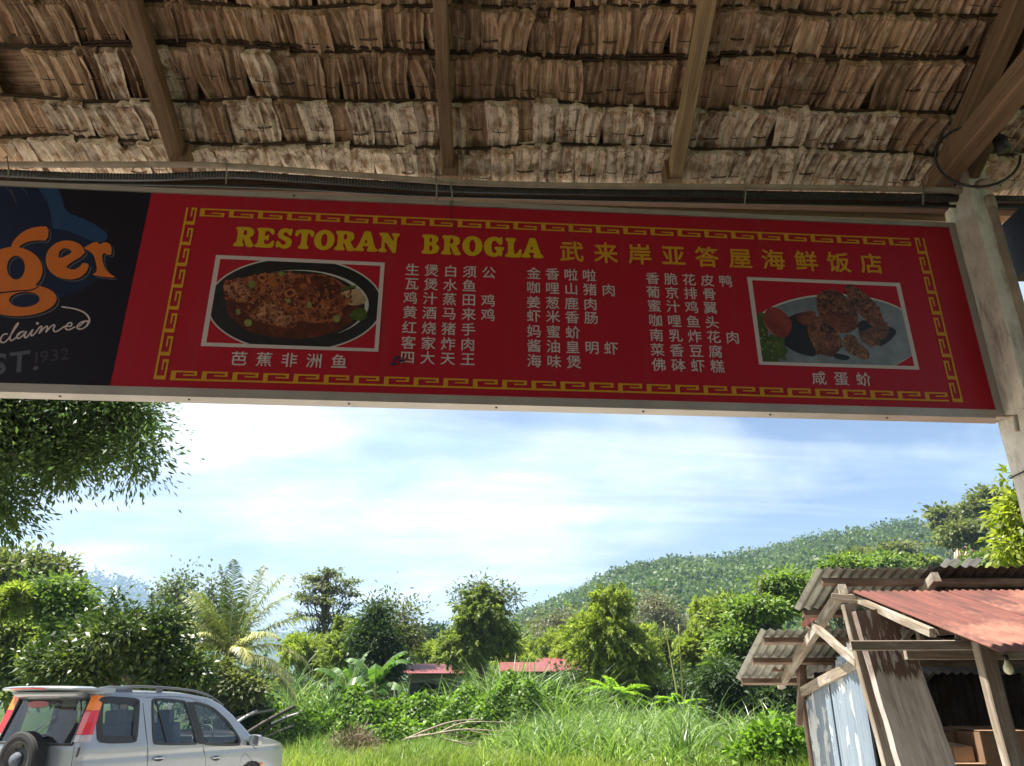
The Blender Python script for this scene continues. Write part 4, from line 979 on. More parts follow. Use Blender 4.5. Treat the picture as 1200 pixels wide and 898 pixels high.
# bulb
bl_ = empty('light_bulb', P(1181, 781, 4.75), 'unlit pale light bulb hanging from a wire under the lean-to roof of the tin hut', 'light bulb')
mb = MB(); mb.tube([(0, 0, .035), (0, 0, .02), (0, 0, -.005), (0, 0, -.03), (0, 0, -.045)], [.010, .014, .027, .024, .008], 12); mb.build('glass_bulb', M['bulb'], bl_)
mb = MB(); mb.tube([(0, 0, .035), (0, 0, .062)], .014, 10); mb.build('bulb_holder', M['cable'], bl_)
mb = MB(); mb.tube([(0, 0, .062), (.005, 0, .13), (-.012, .02, .24)], .003, 5); mb.build('wire', M['cable'], bl_)
# cardboard boxes inside
def carton(c, d, mat, lab, rz=0):
    b = empty('cardboard_box', c, lab, 'cardboard box', 'boxes stacked in the hut', rz)
    mb = MB(); mb.box((0, 0, d[2]/2), d); mb.build('carton', M[mat], b)
    for s_ in (-1, 1):
        mb = MB(); mb.beam((s_*(d[0]/4+.004), -d[1]/2, d[2]+.004), (s_*(d[0]/4+.004), d[1]/2, d[2]+.004+.02), d[0]/2-.012, .004); mb.build('flap', M[mat], b)
    return b
def boxat(x0, x1, y0, y1, D, dep, mat, lab, rz=0):
    a = P(x0, y1, D); b = P(x1, y0, D); carton(((a.x+b.x)/2, D+dep/2, a.z), (abs(b.x-a.x), dep, b.z-a.z), mat, lab, rz)
boxat(1158, 1215, 858, 899, 5.6, .4, 'card', 'open brown cardboard box at the right edge inside the dark hut')
boxat(1118, 1138, 876, 897, 5.7, .3, 'card2', 'small reddish cardboard box at the left end of the boxes in the hut', .1)
boxat(1128, 1150, 858, 899, 5.9, .35, 'card', 'tall dark cardboard box between the two others inside the hut', -.1)
boxat(1100, 1230, 897, 960, 5.6, .5, 'card', 'wide lowest cardboard box carrying the others in the hut')

# ------------------------------------------------------------------ car
CH = R(66.5); CO = P(96, 870, 10.8); CO.z = 0
ch = Vector((math.cos(CH), math.sin(CH), 0)); cl_ = Vector((-math.sin(CH), math.cos(CH), 0))
car = empty('parked_car', CO, 'silver five-door suv parked at the left with a spare wheel on its tailgate', 'car', rz=CH)
def carpaint():
    g = NG('silver_car_paint'); v = g.coord('Object'); n = g.noise(v, 900, 2); d = g.noise(v, 3, 6, .6)
    col = g.mix(g.ramp(d, [(.45, 0), (.75, .3)]), (.29, .31, .335), (.24, .245, .25))
    return g.bsdf(col, g.ramp(d, [(.3, .26), (.7, .40)]), .40, g.bump(n, .03, .0005), .5, coat=.6)
M['paint'] = carpaint()
def glassm(name, tint, a):
    g = NG(name); b = g.n('ShaderNodeBsdfGlossy'); b.inputs['Color'].default_value = (.95, .97, 1, 1); b.inputs['Roughness'].default_value = .02
    t = g.n('ShaderNodeBsdfTransparent'); t.inputs[0].default_value = (*tint, 1)
    lw = g.n('ShaderNodeLayerWeight'); lw.inputs[0].default_value = .5; f = g.n('ShaderNodeMath'); f.operation = 'POWER'; g.l(lw.outputs['Facing'], f.inputs[0]); f.inputs[1].default_value = 4.0
    ad = g.n('ShaderNodeMath'); ad.operation = 'ADD'; ad.use_clamp = True; g.l(f.outputs[0], ad.inputs[0]); ad.inputs[1].default_value = a
    m = g.n('ShaderNodeMixShader'); g.l(ad.outputs[0], m.inputs[0]); g.l(t.outputs[0], m.inputs[1]); g.l(b.outputs[0], m.inputs[2]); g.l(m.outputs[0], g.out.inputs[0]); return g.m
M['glass'] = glassm('car_window_glass', (.68, .74, .74), .06); M['glass_d'] = glassm('tinted_rear_glass', (.46, .52, .50), .05)
M['trim'] = simple('black_rubber_trim', (.018, .018, .02), .5); M['rail'] = simple('grey_plastic_rail', (.07, .075, .085), .45)
M['tyre'] = simple('tyre_rubber', (.022, .021, .021), .85, vs=30); M['rim'] = simple('dark_steel_rim', (.06, .06, .06), .45, .5)
M['seat'] = simple('grey_car_seat_fabric', (.10, .11, .13), .9); M['lens_r'] = simple('red_tail_lens', (.60, .010, .014), .15, coat=.8, var=.05)
M['lens_o'] = simple('amber_lens', (.80, .20, .01), .15, coat=.8, var=.05); M['lens_w'] = simple('clear_lens', (.42, .36, .36), .15, coat=.6)
M['mirror'] = simple('mirror_glass', (.55, .60, .62), .05, .9, var=.02); M['sticker'] = simple('pink_sticker', (.35, .10, .12), .6); M['chrome'] = simple('silver_handle', (.50, .51, .53), .22, .9, var=.03)
WB = 1.74
def cpx(px, py, yb=0.0):
    "photo pixel on the car's right side plane -> (x forward, z)"
    a, b, c = ray(px, py); dv = Vector((a, b, c)); o_ = Vector((0, 0, EYE)); nn = cl_
    t = ((CO+cl_*yb)-o_).dot(nn)/dv.dot(nn); q = o_+dv*t; r_ = q-CO
    return r_.dot(ch), q.z
# body profile: side surface y = inset(x, z)
BELT = 1.0
def zbelt(x): return 1.015-.035*x
def ztop(x):
    pts = [(0, 1.60), (.3, 1.625), (1.0, 1.63), (1.8, 1.615), (2.25, 1.56), (2.5, 1.47), (2.75, 1.32), (3.0, 1.14), (3.15, 1.02), (3.3, .975), (3.7, .93), (4.0, .86), (4.17, .76), (4.22, .6)]
    for (a, b), (c, d) in zip(pts, pts[1:]):
        if x <= c: t = max(0, (x-a)/(c-a)); return b+(d-b)*t
    return .6
def xrear(z): return 0.0+max(0, z-.95)*.30 + max(0, .55-z)*(-.05)
def inset(x, z):
    y = 0.0
    if z > .95: y += (z-.95)*.20
    zt_ = ztop(x)
    e = max(0, z-(zt_-.09)); y += 2.6*e*e if z > 1.0 else 0
    if z < .8: y += .02*((.8-z)/.5)**2
    if .78 < z < .86: y += .006*math.sin((z-.78)/.08*PI)
    if x > 3.3: y += .20*((x-3.3)/.95)**3
    if x < .12: y += 1.2*(.12-x)**2*3
    return y
# windows in side-plane coordinates (measured on the photograph)
def sidepoly(pp): return [cpx(a, b) for a, b in pp]
W_q = sidepoly([(123.5, 817), (169, 819.5), (169.5, 824), (161, 866), (158, 869.5), (114.5, 870)])
W_r = sidepoly([(185.5, 819), (224, 822), (231.5, 872), (180, 872)])
W_f = sidepoly([(231.5, 823), (243, 825.5), (256, 831), (270, 846), (280.5, 865), (281, 873.5), (239.5, 872.5)])
def rcorn(pl, r_=.035):
    o = []
    for i, p_ in enumerate(pl):
        for q_ in (pl[i-1], pl[(i+1) % len(pl)]):
            l = math.hypot(q_[0]-p_[0], q_[1]-p_[1]); t = min(.45, r_/l); o.append((p_[0]+(q_[0]-p_[0])*t, p_[1]+(q_[1]-p_[1])*t))
    return bez(o, 1)
W_q, W_r, W_f = rcorn(W_q, .06), rcorn(W_r), rcorn(W_f)
def inpoly(x, z, pl):
    c = False; m = len(pl)
    for i in range(m):
        (xa, ya), (xb, yb) = pl[i], pl[(i+1) % m]
        if (ya > z) != (yb > z) and x < (xb-xa)*(z-ya)/(yb-ya)+xa: c = not c
    return c
NX, NZ = 190, 56; ZB = .32
def sidegrid(mirror):
    pts = []; idx = {}
    for i in range(NX+1):
        for j in range(NZ+1):
            t = j/NZ; u_ = i/NX
            zt_ = None
            x = 4.22*u_
            for _ in range(3):
                zt_ = ztop(x); z = ZB+(zt_-ZB)*t; x = xrear(z)+(4.22-xrear(z))*u_
            y = inset(x, z); 
            if mirror: y = WB-y
            pts.append((x, y, z))
    return pts
def wheelcut(x, z): return (x-.62)**2+(z-.29)**2 < .345**2 or (x-3.24)**2+(z-.29)**2 < .345**2
body = MB()
for mir in (False, True):
    pts = sidegrid(mir); fs = []
    for i in range(NX):
        for j in range(NZ):
            a = i*(NZ+1)+j; q = (a, a+NZ+1, a+NZ+2, a+1)
            cx_ = sum(pts[k][0] for k in q)/4; cz2 = sum(pts[k][2] for k in q)/4
            if any(inpoly(cx_, cz2, w_) for w_ in (W_q, W_r, W_f)) or wheelcut(cx_, cz2): continue
            fs.append(q[::-1] if mir else q)
    body.add(pts, fs, smooth=True)
# top: roof and bonnet, leaving the windscreen open
pr = sidegrid(False); 
ny = 15; pts = []; cols = []
for i in range(NX+1):
    x, y0, z = pr[i*(NZ+1)+NZ]
    for k in range(ny):
        t = k/(ny-1); s_ = math.sin(PI*t); crown = (.045 if z > 1.2 else .05)*s_**.7
        pts.append((x+.05*s_*(1 if x < 3.2 else 1.6), y0+(WB-2*y0)*t, z+crown))
fs = []
for i in range(NX):
    xx = pts[i*ny][0]
    if 2.30 < xx < 3.10: continue
    for k in range(ny-1): a = i*ny+k; fs.append((a, a+ny, a+ny+1, a+1))
body.add(pts, fs, smooth=True)
# tailgate with its window opening and the nose
zs = np.linspace(ZB, ztop(.15), 40); ys = np.linspace(0, 1, 44); pts = []
for z in zs:
    x0 = xrear(z); yi = inset(x0, z)
    for t in ys: pts.append((x0-.035*math.sin(PI*t)**.6, yi+(WB-2*yi)*t, z))
fs = []
for i in range(39):
    for k in range(43):
        a = i*44+k; y = pts[a][1]; z = (pts[a][2]+pts[a+44][2])/2
        if 1.015 < z < 1.53 and .19+.04*(z-1) < y < WB-.19: continue
        fs.append((a, a+1, a+45, a+44))
body.add(pts, fs, smooth=True)
pts = []
for j in range(NZ+1):
    x, y, z = pr[NX*(NZ+1)+j]
    for k in range(12):
        t = k/11; pts.append((x+.10*math.sin(PI*t)**.8, y+(WB-2*y)*t, z))
body.grid(pts, NZ+1, 12)
body.box((2.0, WB/2, .33), (3.6, WB-.3, .06))
o = body.build('body', M['paint'], car)
# glass
def pane(pl, name, mat, off, mirror=False, nb=9):
    mb = MB(); xs = [p_[0] for p_ in pl]; zs_ = [p_[1] for p_ in pl]
    cxp = sum(xs)/len(xs); czp = sum(zs_)/len(zs_)
    ring = []
    for i in range(len(pl)):
        a, b = pl[i], pl[(i+1) % len(pl)]
        for k in range(3): t = k/3; ring.append((a[0]+(b[0]-a[0])*t, a[1]+(b[1]-a[1])*t))
    vs = []; n_ = len(ring)
    for r_ in range(nb):
        f = 1-r_/(nb-1)*.999
        for (x, z) in ring:
            X = cxp+(x-cxp)*f; Z = czp+(z-czp)*f; y = inset(X, Z)+off; vs.append((X, WB-y if mirror else y, Z))
    mb.add(vs, [(r_*n_+i, r_*n_+(i+1) % n_, (r_+1)*n_+(i+1) % n_, (r_+1)*n_+i) for r_ in range(nb-1) for i in range(n_)], smooth=True)
    return mb.build(name, M[mat], car)
def outline(pl, name, w, off, mirror=False, mat='trim', thick=.008, inner=0.0):
    mb = MB(); ring = []
    cxp = sum(p_[0] for p_ in pl)/len(pl); czp = sum(p_[1] for p_ in pl)/len(pl)
    pl2 = pl
    for i in range(len(pl2)):
        a, b = pl2[i], pl2[(i+1) % len(pl2)]
        for k in range(2): t = k/2; ring.append((a[0]+(b[0]-a[0])*t, a[1]+(b[1]-a[1])*t))
    n_ = len(ring); vs = []
    for (dw, dy) in ((w*.5+inner*0, 0.004), (w*.5, -thick), (-w*.5-inner, -thick), (-w*.5-inner, .012)):
        for i, (x, z) in enumerate(ring):
            a = ring[i-1]; b = ring[(i+1) % n_]; dx, dz = b[0]-a[0], b[1]-a[1]; l = math.hypot(dx, dz) or 1
            nx_, nz_ = dz/l, -dx/l
            if (x-cxp)*nx_+(z-czp)*nz_ < 0: nx_, nz_ = -nx_, -nz_
            X, Z = x+nx_*dw, z+nz_*dw; y = inset(X, Z)+dy; vs.append((X, WB-y if mirror else y, Z))
    mb.add(vs, [(r_*n_+i, r_*n_+(i+1) % n_, (r_+1)*n_+(i+1) % n_, (r_+1)*n_+i) for r_ in range(3) for i in range(n_)])
    return mb.build(name, M[mat], car)
for mir in (False, True):
    for pl, inn in ((W_q, .055), (W_r, .0), (W_f, .0)):
        pane(pl, 'side_window', 'glass', .010, mir); outline(pl, 'window_trim', .034, 0, mir, inner=inn)
# black centre pillar, arch flares
mb = MB(); pl = [cpx(*q) for q in ((225.5, 822.5), (232.5, 823.3), (241, 872.5), (232.5, 872))]
for mir in (0, 1):
    mb = MB(); vs = []
    for t in np.linspace(0, 1, 9):
        for e in (0, 1):
            a, b = (pl[0], pl[3]) if not e else (pl[1], pl[2]); x = a[0]+(b[0]-a[0])*t; z = a[1]+(b[1]-a[1])*t; y = inset(x, z)-.009; vs.append((x, WB-y if mir else y, z))
    mb.grid(vs, 9, 2); mb.build('centre_pillar', M['trim'], car)
    for wx_ in (.62, 3.24):
        mb = MB(); mb.tube([(wx_+.375*math.cos(q), (WB-inset(wx_, .6)-.0) if mir else inset(wx_, .6)+.0+(.05 if wx_ > 3 else 0), .29+.375*math.sin(q)) for q in np.linspace(-.2, PI+.2, 19)], .035, 8); mb.build('arch_flare', M['paint'], car)
# division bar in the rear door window
a, b = cpx(190, 821), cpx(196.5, 871)
for mir in (0, 1):
    mb = MB(); f = lambda q: (q[0], (WB-inset(*q)-.002) if mir else inset(*q)+.002, q[1]); mb.beam(f(a), f(b), .022, .016, (0, 1, 0)); mb.build('window_bar', M['trim'], car)
# rear window and windscreen
def rearpt(y, z, o_=0): return (xrear(z)-.035*math.sin(PI*(y/WB))**.6+o_, y, z)
mb = MB(); pts = [rearpt(y, z, .01) for z in np.linspace(1.0, 1.545, 8) for y in np.linspace(.15, WB-.15, 14)]
mb.grid(pts, 8, 14); mb.build('rear_window', M['glass_d'], car)
mb = MB(); loop = [(.16, 1.0), (WB-.16, 1.0), (WB-.21, 1.545), (.21, 1.545)]
for i in range(4):
    a, b = loop[i], loop[(i+1) % 4]; mb.tube([rearpt(a[0]+(b[0]-a[0])*t, a[1]+(b[1]-a[1])*t, -.002) for t in np.linspace(0, 1, 9)], .016, 6)
mb.build('window_trim', M['trim'], car)
mb = MB(); pts = []
for i in range(12):
    t = i/11; x = 2.28+(3.14-2.28)*t; z = ztop(x)-.004; y0 = inset(x, z)+.03
    for k in range(12): s_ = k/11; pts.append((x+.05*math.sin(PI*s_), y0+(WB-2*y0)*s_, z+.045*math.sin(PI*s_)**.7))
mb.grid(pts, 12, 12); mb.build('windscreen', M['glass'], car)
# sticker on the rear glass
mb = MB(); vs = [rearpt(1.12+.22*math.cos(q), 1.475+.042*math.sin(q), -.006) for q in np.linspace(0, 2*PI, 25)[:-1]]; mb.add(vs, [tuple(range(24))]); mb.build('sticker', M['sticker'], car)
# wiper
mb = MB(); mb.tube([rearpt(1.05, 1.03, -.03), rearpt(.78, 1.24, -.03)], .007, 6); mb.tube([rearpt(1.0, 1.06, -.03), rearpt(.66, 1.33, -.022)], .004, 5); mb.build('rear_wiper', M['lens_w'], car)
# tail lamps
def lampbox(z0, z1, mat, nm, mir, parent=None, d=.0):
    mb = MB(); vs = []
    for z in (z0, (z0+z1)/2, z1):
        xr = xrear(z)
        for (x, y) in ((xr-.030-d, .175), (xr-.036-d, .06), (xr-.025-d, inset(xr, z)-.004-d), (xr+.06, inset(xr+.06, z)-.010-d), (xr+.115, inset(xr+.1, z)-.008-d)):
            vs.append((x, WB-y if mir else y, z))
    mb.grid(vs, 3, 5, smooth=False); n_ = 5
    mb.add([vs[i] for i in range(5)]+[(vs[4][0], vs[0][1], z0)], [tuple(range(6))]); mb.add([vs[10+i] for i in range(5)]+[(vs[14][0], vs[10][1], z1)], [tuple(range(6))])
    return mb.build(nm, M[mat], parent or car)
for mir in (0, 1):
    e = lampbox(1.115, 1.40, 'lens_r', 'tail_lamp', mir); lampbox(1.404, 1.585, 'lens_o', 'indicator_lens', mir, e); lampbox(1.03, 1.111, 'lens_w', 'reversing_lens', mir, e)
# spoiler
def secs(secl, mat, nm, closed=True):
    mb = MB(); n_ = len(secl[0]); mb.grid([p_ for s_ in secl for p_ in s_], len(secl), n_, smooth=True)
    mb.add(secl[0]+secl[-1], [tuple(range(n_-1)), tuple(range(2*n_-2, n_-1, -1))]); return mb.build(nm, M[mat], car)
sec = []
for t in np.linspace(0, 1, 21):
    y = .06+(WB-.12)*t; e = math.sin(PI*t)**.35; xe = -.30*e+.12*(1-e); zt2 = 1.67+.02*math.sin(PI*t)
    sec.append([(.42, y, zt2+.005), (.12, y, zt2+.018), (xe+.03, y, zt2+.008), (xe, y, zt2-.008), (xe+.01, y, zt2-.028), (xe+.10, y, zt2-.030), (.10, y, zt2-.055), (.17, y, 1.60), (.42, y, 1.62), (.42, y, zt2+.005)])
sp_o = secs(sec, 'paint', 'spoiler')
sec = []
for t in np.linspace(.30, .70, 7):
    y = .06+(WB-.12)*t; e = math.sin(PI*t)**.35; xe = -.30*e+.12*(1-e); zt2 = 1.67+.02*math.sin(PI*t)
    sec.append([(xe-.004, y, zt2-.016), (xe-.004, y, zt2-.030), (xe+.04, y, zt2-.036), (xe+.04, y, zt2-.020), (xe-.004, y, zt2-.016)])
secs(sec, 'lens_r', 'brake_light')
sec = []
for t in np.linspace(.12, .88, 11):
    y = .06+(WB-.12)*t; sec.append([(.0, y, 1.628), (-.02, y, 1.60), (.10, y, 1.548), (.16, y, 1.56), (.16, y, 1.63), (.0, y, 1.628)])
secs(sec, 'paint', 'spoiler_base')
# roof rails
for mir in (0, 1):
    f = lambda x, y, z: (x, WB-y if mir else y, z)
    zr = lambda x: ztop(x)+.075-.02*((x-1.2)/1.2)**2
    rt = empty('roof_rail'); rt.parent = car
    mb = MB(); mb.tube(poly([f(x, .20, zr(x)) for x in (.62, 1.0, 1.5, 2.0, 2.35)]+[f(2.62, .19, ztop(2.55)+.02)], .1), .016, 8); mb.build('bar', M['rail'], rt)
    mb = MB(); vs = []
    for x, hh in ((.22, .01), (.30, .055), (.45, .072), (.74, .075), (.80, .03)):
        zt3 = ztop(x); vs += [f(x, .165, zt3+.0), f(x, .18, zt3+hh+.01), f(x, .225, zt3+hh+.01), f(x, .235, zt3+.0)]
    mb.grid(vs, 5, 4); mb.add([vs[i] for i in range(4)], [(0, 1, 2, 3)]); mb.build('rail_end', M['rail'], rt)
    for x in (1.30,): mb = MB(); mb.box(f(x, .20, ztop(x)+.04), (.09, .035, .06)); mb.build('rail_foot', M['rail'], rt)
mb = MB(); mb.tube([(1.7, .42, 1.67), (1.35, .42, 1.79)], .004, 5); mb.build('aerial', M['trim'], car)
# door handles, door seams
for (px, py) in ((186, 889), (253.5, 888.5)):
    x, z = cpx(px, py)
    for mir in (0, 1):
        f = (lambda x_, y_, z_: (x_, WB-y_ if mir else y_, z_))
        mb = MB(); mb.tube(poly([f(x-.105, inset(x, z)-.004, z), f(x-.08, inset(x, z)-.022, z+.006), f(x+.06, inset(x, z)-.026, z+.006), f(x+.105, inset(x, z)-.004, z)], .04), .014, 8); dh = mb.build('door_handle', M['chrome'], car)
        mb = MB(); mb.add([f(x+.085*math.cos(q), inset(x, z)-.0025, z-.004+.034*math.sin(q)) for q in np.linspace(0, 2*PI, 17)[:-1]], [tuple(range(16))]); mb.build('handle_recess', M['trim'], dh)
def seam(pp, r_=.0035):
    for mir in (0, 1):
        mb = MB(); pl = [cpx(*q) if q[0] > 20 else q for q in pp]; mb.tube(poly([(x, (WB-inset(x, z)) if mir else inset(x, z), z) for x, z in pl], .08), r_, 5, smooth=False); mb.build('door_seam', M['trim'], car)
seam([(174, 824), (173, 872), (172.5, 898), (1.05, .42)]); seam([(237.5, 873), (241, 898), (2.05, .42)]); seam([(178, 818), (205, 816), (232, 819), (252, 827)], .003)
seam([(287, 868), (300, 878), (302, 898), (3.02, .75), (2.95, .42)])
seam([(93, 874), (88.5, 898)])
# tailgate hinge, mirror, side indicator
x, z = cpx(88, 887)
mb = MB(); mb.beam((.0, .02, .97), (-.012, .03, .86), .02, .02, (0, 1, 0)); mb.build('tailgate_hinge', M['trim'], car)
for mir in (0, 1):
    mx_, mz_ = cpx(290, 868); mt_ = empty('wing_mirror'); mt_.parent = car
    f = lambda x_, y_, z_: (x_, WB-y_ if mir else y_, z_)
    mb = MB(); 
    pts = []
    for j, (dx, sc_) in enumerate(((-.045, .92), (-.03, 1.0), (.03, .95), (.075, .7), (.09, .3))):
        for k in range(16):
            q = 2*PI*k/16; cxs = math.copysign(abs(math.cos(q))**.55, math.cos(q)); sxs = math.copysign(abs(math.sin(q))**.55, math.sin(q))
            pts.append(f(mx_+.03+dx, -.14+.105*cxs*sc_, mz_+.005+.085*sxs*sc_))
    mb.grid([pts[j*16+k] for k in range(16) for j in range(5)], 16, 5, closed_u=True); mb.build('mirror_housing', M['paint'], mt_)
    mb = MB(); mb.add([f(mx_+.03-.043, -.14+.092*math.copysign(abs(math.cos(q))**.55, math.cos(q)), mz_+.005+.074*math.copysign(abs(math.sin(q))**.55, math.sin(q))) for q in np.linspace(0, 2*PI, 17)[:-1]], [tuple(range(16))]); mb.build('mirror_glass', M['mirror'], mt_)
    mb = MB(); mb.beam(f(mx_+.02, .05, mz_-.05), f(mx_+.03, -.10, mz_-.04), .07, .05); mb.build('mirror_arm', M['trim'], mt_)
    mb = MB(); xx, zz2 = cpx(306, 895); mb.box(f(xx, inset(xx, zz2)-.004, zz2), (.06, .02, .028)); mb.build('indicator', M['lens_o'], car)
# wheels
def wheel(c, ax, name, r_=.335, wd_=.21, nt_=32):
    w_ = empty(name); w_.parent = car; w_.location = c
    A = Vector(ax).normalized(); U = A.cross(Vector((0, 0, 1))).normalized(); V_ = A.cross(U)
    def ringp(prof, n_=nt_): return [tuple(A*a+(U*math.cos(2*PI*k/n_)+V_*math.sin(2*PI*k/n_))*b) for k in range(n_) for a, b in prof]
    mb = MB(); pr_ = [(-wd_*.42, r_*.66), (-wd_*.5, r_*.80), (-wd_*.46, r_*.94), (-wd_*.36, r_)]+[(q, r_-(.010 if i % 2 else 0)) for i, q in enumerate(np.linspace(-wd_*.34, wd_*.34, 9))]+[(wd_*.36, r_), (wd_*.46, r_*.94), (wd_*.5, r_*.80), (wd_*.42, r_*.66)]
    mb.grid(ringp(pr_, 48), 48, len(pr_), closed_u=True, smooth=False); mb.build('tyre', M['tyre'], w_)
    mb = MB(); pr_ = [(-wd_*.42, r_*.67), (-wd_*.40, r_*.62), (-wd_*.1, r_*.58), (-wd_*.05, r_*.40), (-wd_*.22, r_*.30), (-wd_*.25, r_*.12), (-wd_*.25, .001)]
    mb.grid(ringp(pr_), nt_, len(pr_), closed_u=True); mb.build('rim', M['rim'], w_)
    mb = MB()
    for k in range(8):
        q = 2*PI*k/8; c_ = (U*math.cos(q)+V_*math.sin(q))*r_*.48; mb.tube([A*(-wd_*.12)+c_, A*(-wd_*.135)+c_], .017, 8)
    mb.build('rim_holes', M['trim'], w_)
    return w_
for x, y, s_ in ((.62, .12, 1), (3.24, .12, 1), (.62, WB-.12, -1), (3.24, WB-.12, -1)): wheel((x, y, .335), (0, s_, 0), 'wheel')
sx = P(30, 895, 10.9); 
wheel((-.17, .82, .82), (1, 0, 0), 'spare_wheel', .335, .20)
mb = MB(); mb.tube([(-.29, .82, .82), (-.23, .82, .82)], [.07, .10], 16); mb.build('wheel_cover_hub', M['seat'], car)
# bumper, number plate recess
sec = []
for t in np.linspace(0, 1, 15):
    y = -.01+(WB+.02)*t; e = math.sin(PI*t)**.3; sec.append([(-.12*e+.06, y, .62), (-.14*e+.06, y, .48), (-.10*e+.06, y, .36), (.12, y, .34), (.12, y, .62), (-.12*e+.06, y, .62)])
secs(sec, 'rail', 'rear_bumper')
# interior
for x, y in ((2.0, .45), (2.0, 1.29), (1.05, .42), (1.05, .87), (1.05, 1.32)):
    st_ = empty('car_seat'); st_.parent = car; st_.location = (x, y, 0)
    def pad(sx_, sy_, sz_, cx2, cz3, nm, ry=0):
        me = bmesh.new(); bmesh.ops.create_cube(me, size=1); bmesh.ops.scale(me, vec=(sx_, sy_, sz_), verts=me.verts)
        bmesh.ops.bevel(me, geom=me.edges[:]+me.verts[:], offset=min(sx_, sy_, sz_)*.32, segments=3, affect='EDGES', profile=.6)
        bmesh.ops.rotate(me, cent=(0, 0, 0), matrix=Matrix.Rotation(ry, 3, 'Y'), verts=me.verts); bmesh.ops.translate(me, vec=(cx2, 0, cz3), verts=me.verts)
        m2 = bpy.data.meshes.new(nm); me.to_mesh(m2); me.free(); link(nm, m2, st_, M['seat'])
    pad(.5, .44, .14, .1, .62, 'cushion'); pad(.14, .46, .62, -.17, .92, 'backrest', R(-12)); pad(.10, .27, .19, -.26, 1.30, 'headrest', R(-8))
mb = MB(); mb.box((2.85, WB/2, .90), (.42, WB-.28, .20)); mb.build('dashboard', M['trim'], car)
mb = MB(); c = Vector((2.52, .42, 1.0)); pts = [c+Vector((.06*math.sin(q)*1, .19*math.cos(q), .17*math.sin(q))) for q in np.linspace(0, 2*PI, 25)]; mb.tube(pts, .014, 6); mb.tube([c, c+Vector((.25, 0, -.14))], .03, 8); mb.tube([c-Vector((0, .18, 0)), c+Vector((0, .18, 0))], .012, 6); mb.build('steering_wheel', M['trim'], car)
mb = MB(); mb.box((.35, WB/2, .92), (.55, WB-.24, .04)); mb.build('parcel_shelf', M['trim'], car)
# ------------------------------------------------------------------ vegetation
nr = np.random.default_rng(12)
def leafmat(name, c1, c2, c3, trans=.38, rough=.5, spec=.35):
    g = NG(name); a = g.n('ShaderNodeAttribute'); a.attribute_name = 'tone'
    col = g.ramp(a.outputs['Fac'], [(.05, c1), (.5, c2), (.95, c3)])
    tr = g.mix(1.0, col, (1.5, 1.65, .8), 'MULTIPLY')
    return g.bsdf(col, rough, 0, None, spec, (trans, tr))
LM = {
 'olive':  leafmat('olive_leaf', (.05, .065, .020), (.12, .14, .048), (.22, .23, .09)),
 'over':   leafmat('shaded_fine_leaf', (.03, .055, .018), (.065, .105, .032), (.11, .16, .05), .45),
 'bright': leafmat('bright_leaf', (.05, .09, .016), (.12, .185, .034), (.23, .31, .07)),
 'mango':  leafmat('glossy_dark_leaf', (.014, .030, .008), (.045, .078, .016), (.13, .17, .030), .22, .42, .45),
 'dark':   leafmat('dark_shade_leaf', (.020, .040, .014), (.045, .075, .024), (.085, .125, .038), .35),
 'grey':   leafmat('grey_green_leaf', (.06, .08, .05), (.11, .14, .085), (.17, .20, .12)),
 'bamboo': leafmat('bamboo_leaf', (.095, .13, .018), (.21, .26, .042), (.34, .39, .08), .5),
 'feather':leafmat('feathery_leaf', (.06, .09, .018), (.155, .20, .045), (.29, .34, .09), .45),
 'lime':   leafmat('lime_leaf', (.10, .17, .012), (.19, .31, .022), (.30, .44, .05), .5),
 'palm':   leafmat('coconut_leaflet', (.06, .09, .02), (.16, .20, .05), (.40, .39, .16), .35, .4),
 'grass':  leafmat('tall_grass_blade', (.035, .075, .012), (.115, .20, .030), (.34, .42, .15), .42, .4),
 'lawn':   leafmat('short_grass_blade', (.09, .13, .018), (.17, .24, .03), (.30, .34, .08), .45),
 'reed':   leafmat('reed_blade', (.05, .10, .022), (.12, .20, .05), (.34, .42, .22), .4, .35, .5),
 'vine':   leafmat('creeper_leaf', (.05, .095, .010), (.115, .205, .020), (.20, .32, .035), .42, .45),
 'banana': leafmat('banana_leaf', (.035, .07, .014), (.065, .13, .026), (.13, .22, .055), .45, .4),
 'brown':  leafmat('dry_brown_twig', (.07, .045, .025), (.15, .10, .06), (.26, .20, .13), .1),
 'brownleaf': leafmat('reddish_dry_leaf', (.09, .085, .045), (.15, .145, .08), (.22, .21, .13), .3),
 'hill':   leafmat('hill_forest_leaf', (.045, .078, .022), (.070, .112, .030), (.115, .165, .045), .35),
 'yellow': leafmat('yellow_green_leaf', (.10, .13, .012), (.20, .24, .026), (.34, .36, .06), .45, .4),
 'far':    leafmat('far_forest_leaf', (.03, .06, .02), (.05, .09, .03), (.08, .12, .04), .2),
}
M['bark'] = wood('tree_bark', (.07, .055, .04), (.20, .165, .13), rough=.95); M['bark_pale'] = wood('pale_bark', (.22, .20, .16), (.42, .39, .33), rough=.95)
M['bamboo_culm'] = wood('yellow_culm', (.28, .26, .06), (.45, .42, .14), rough=.5)

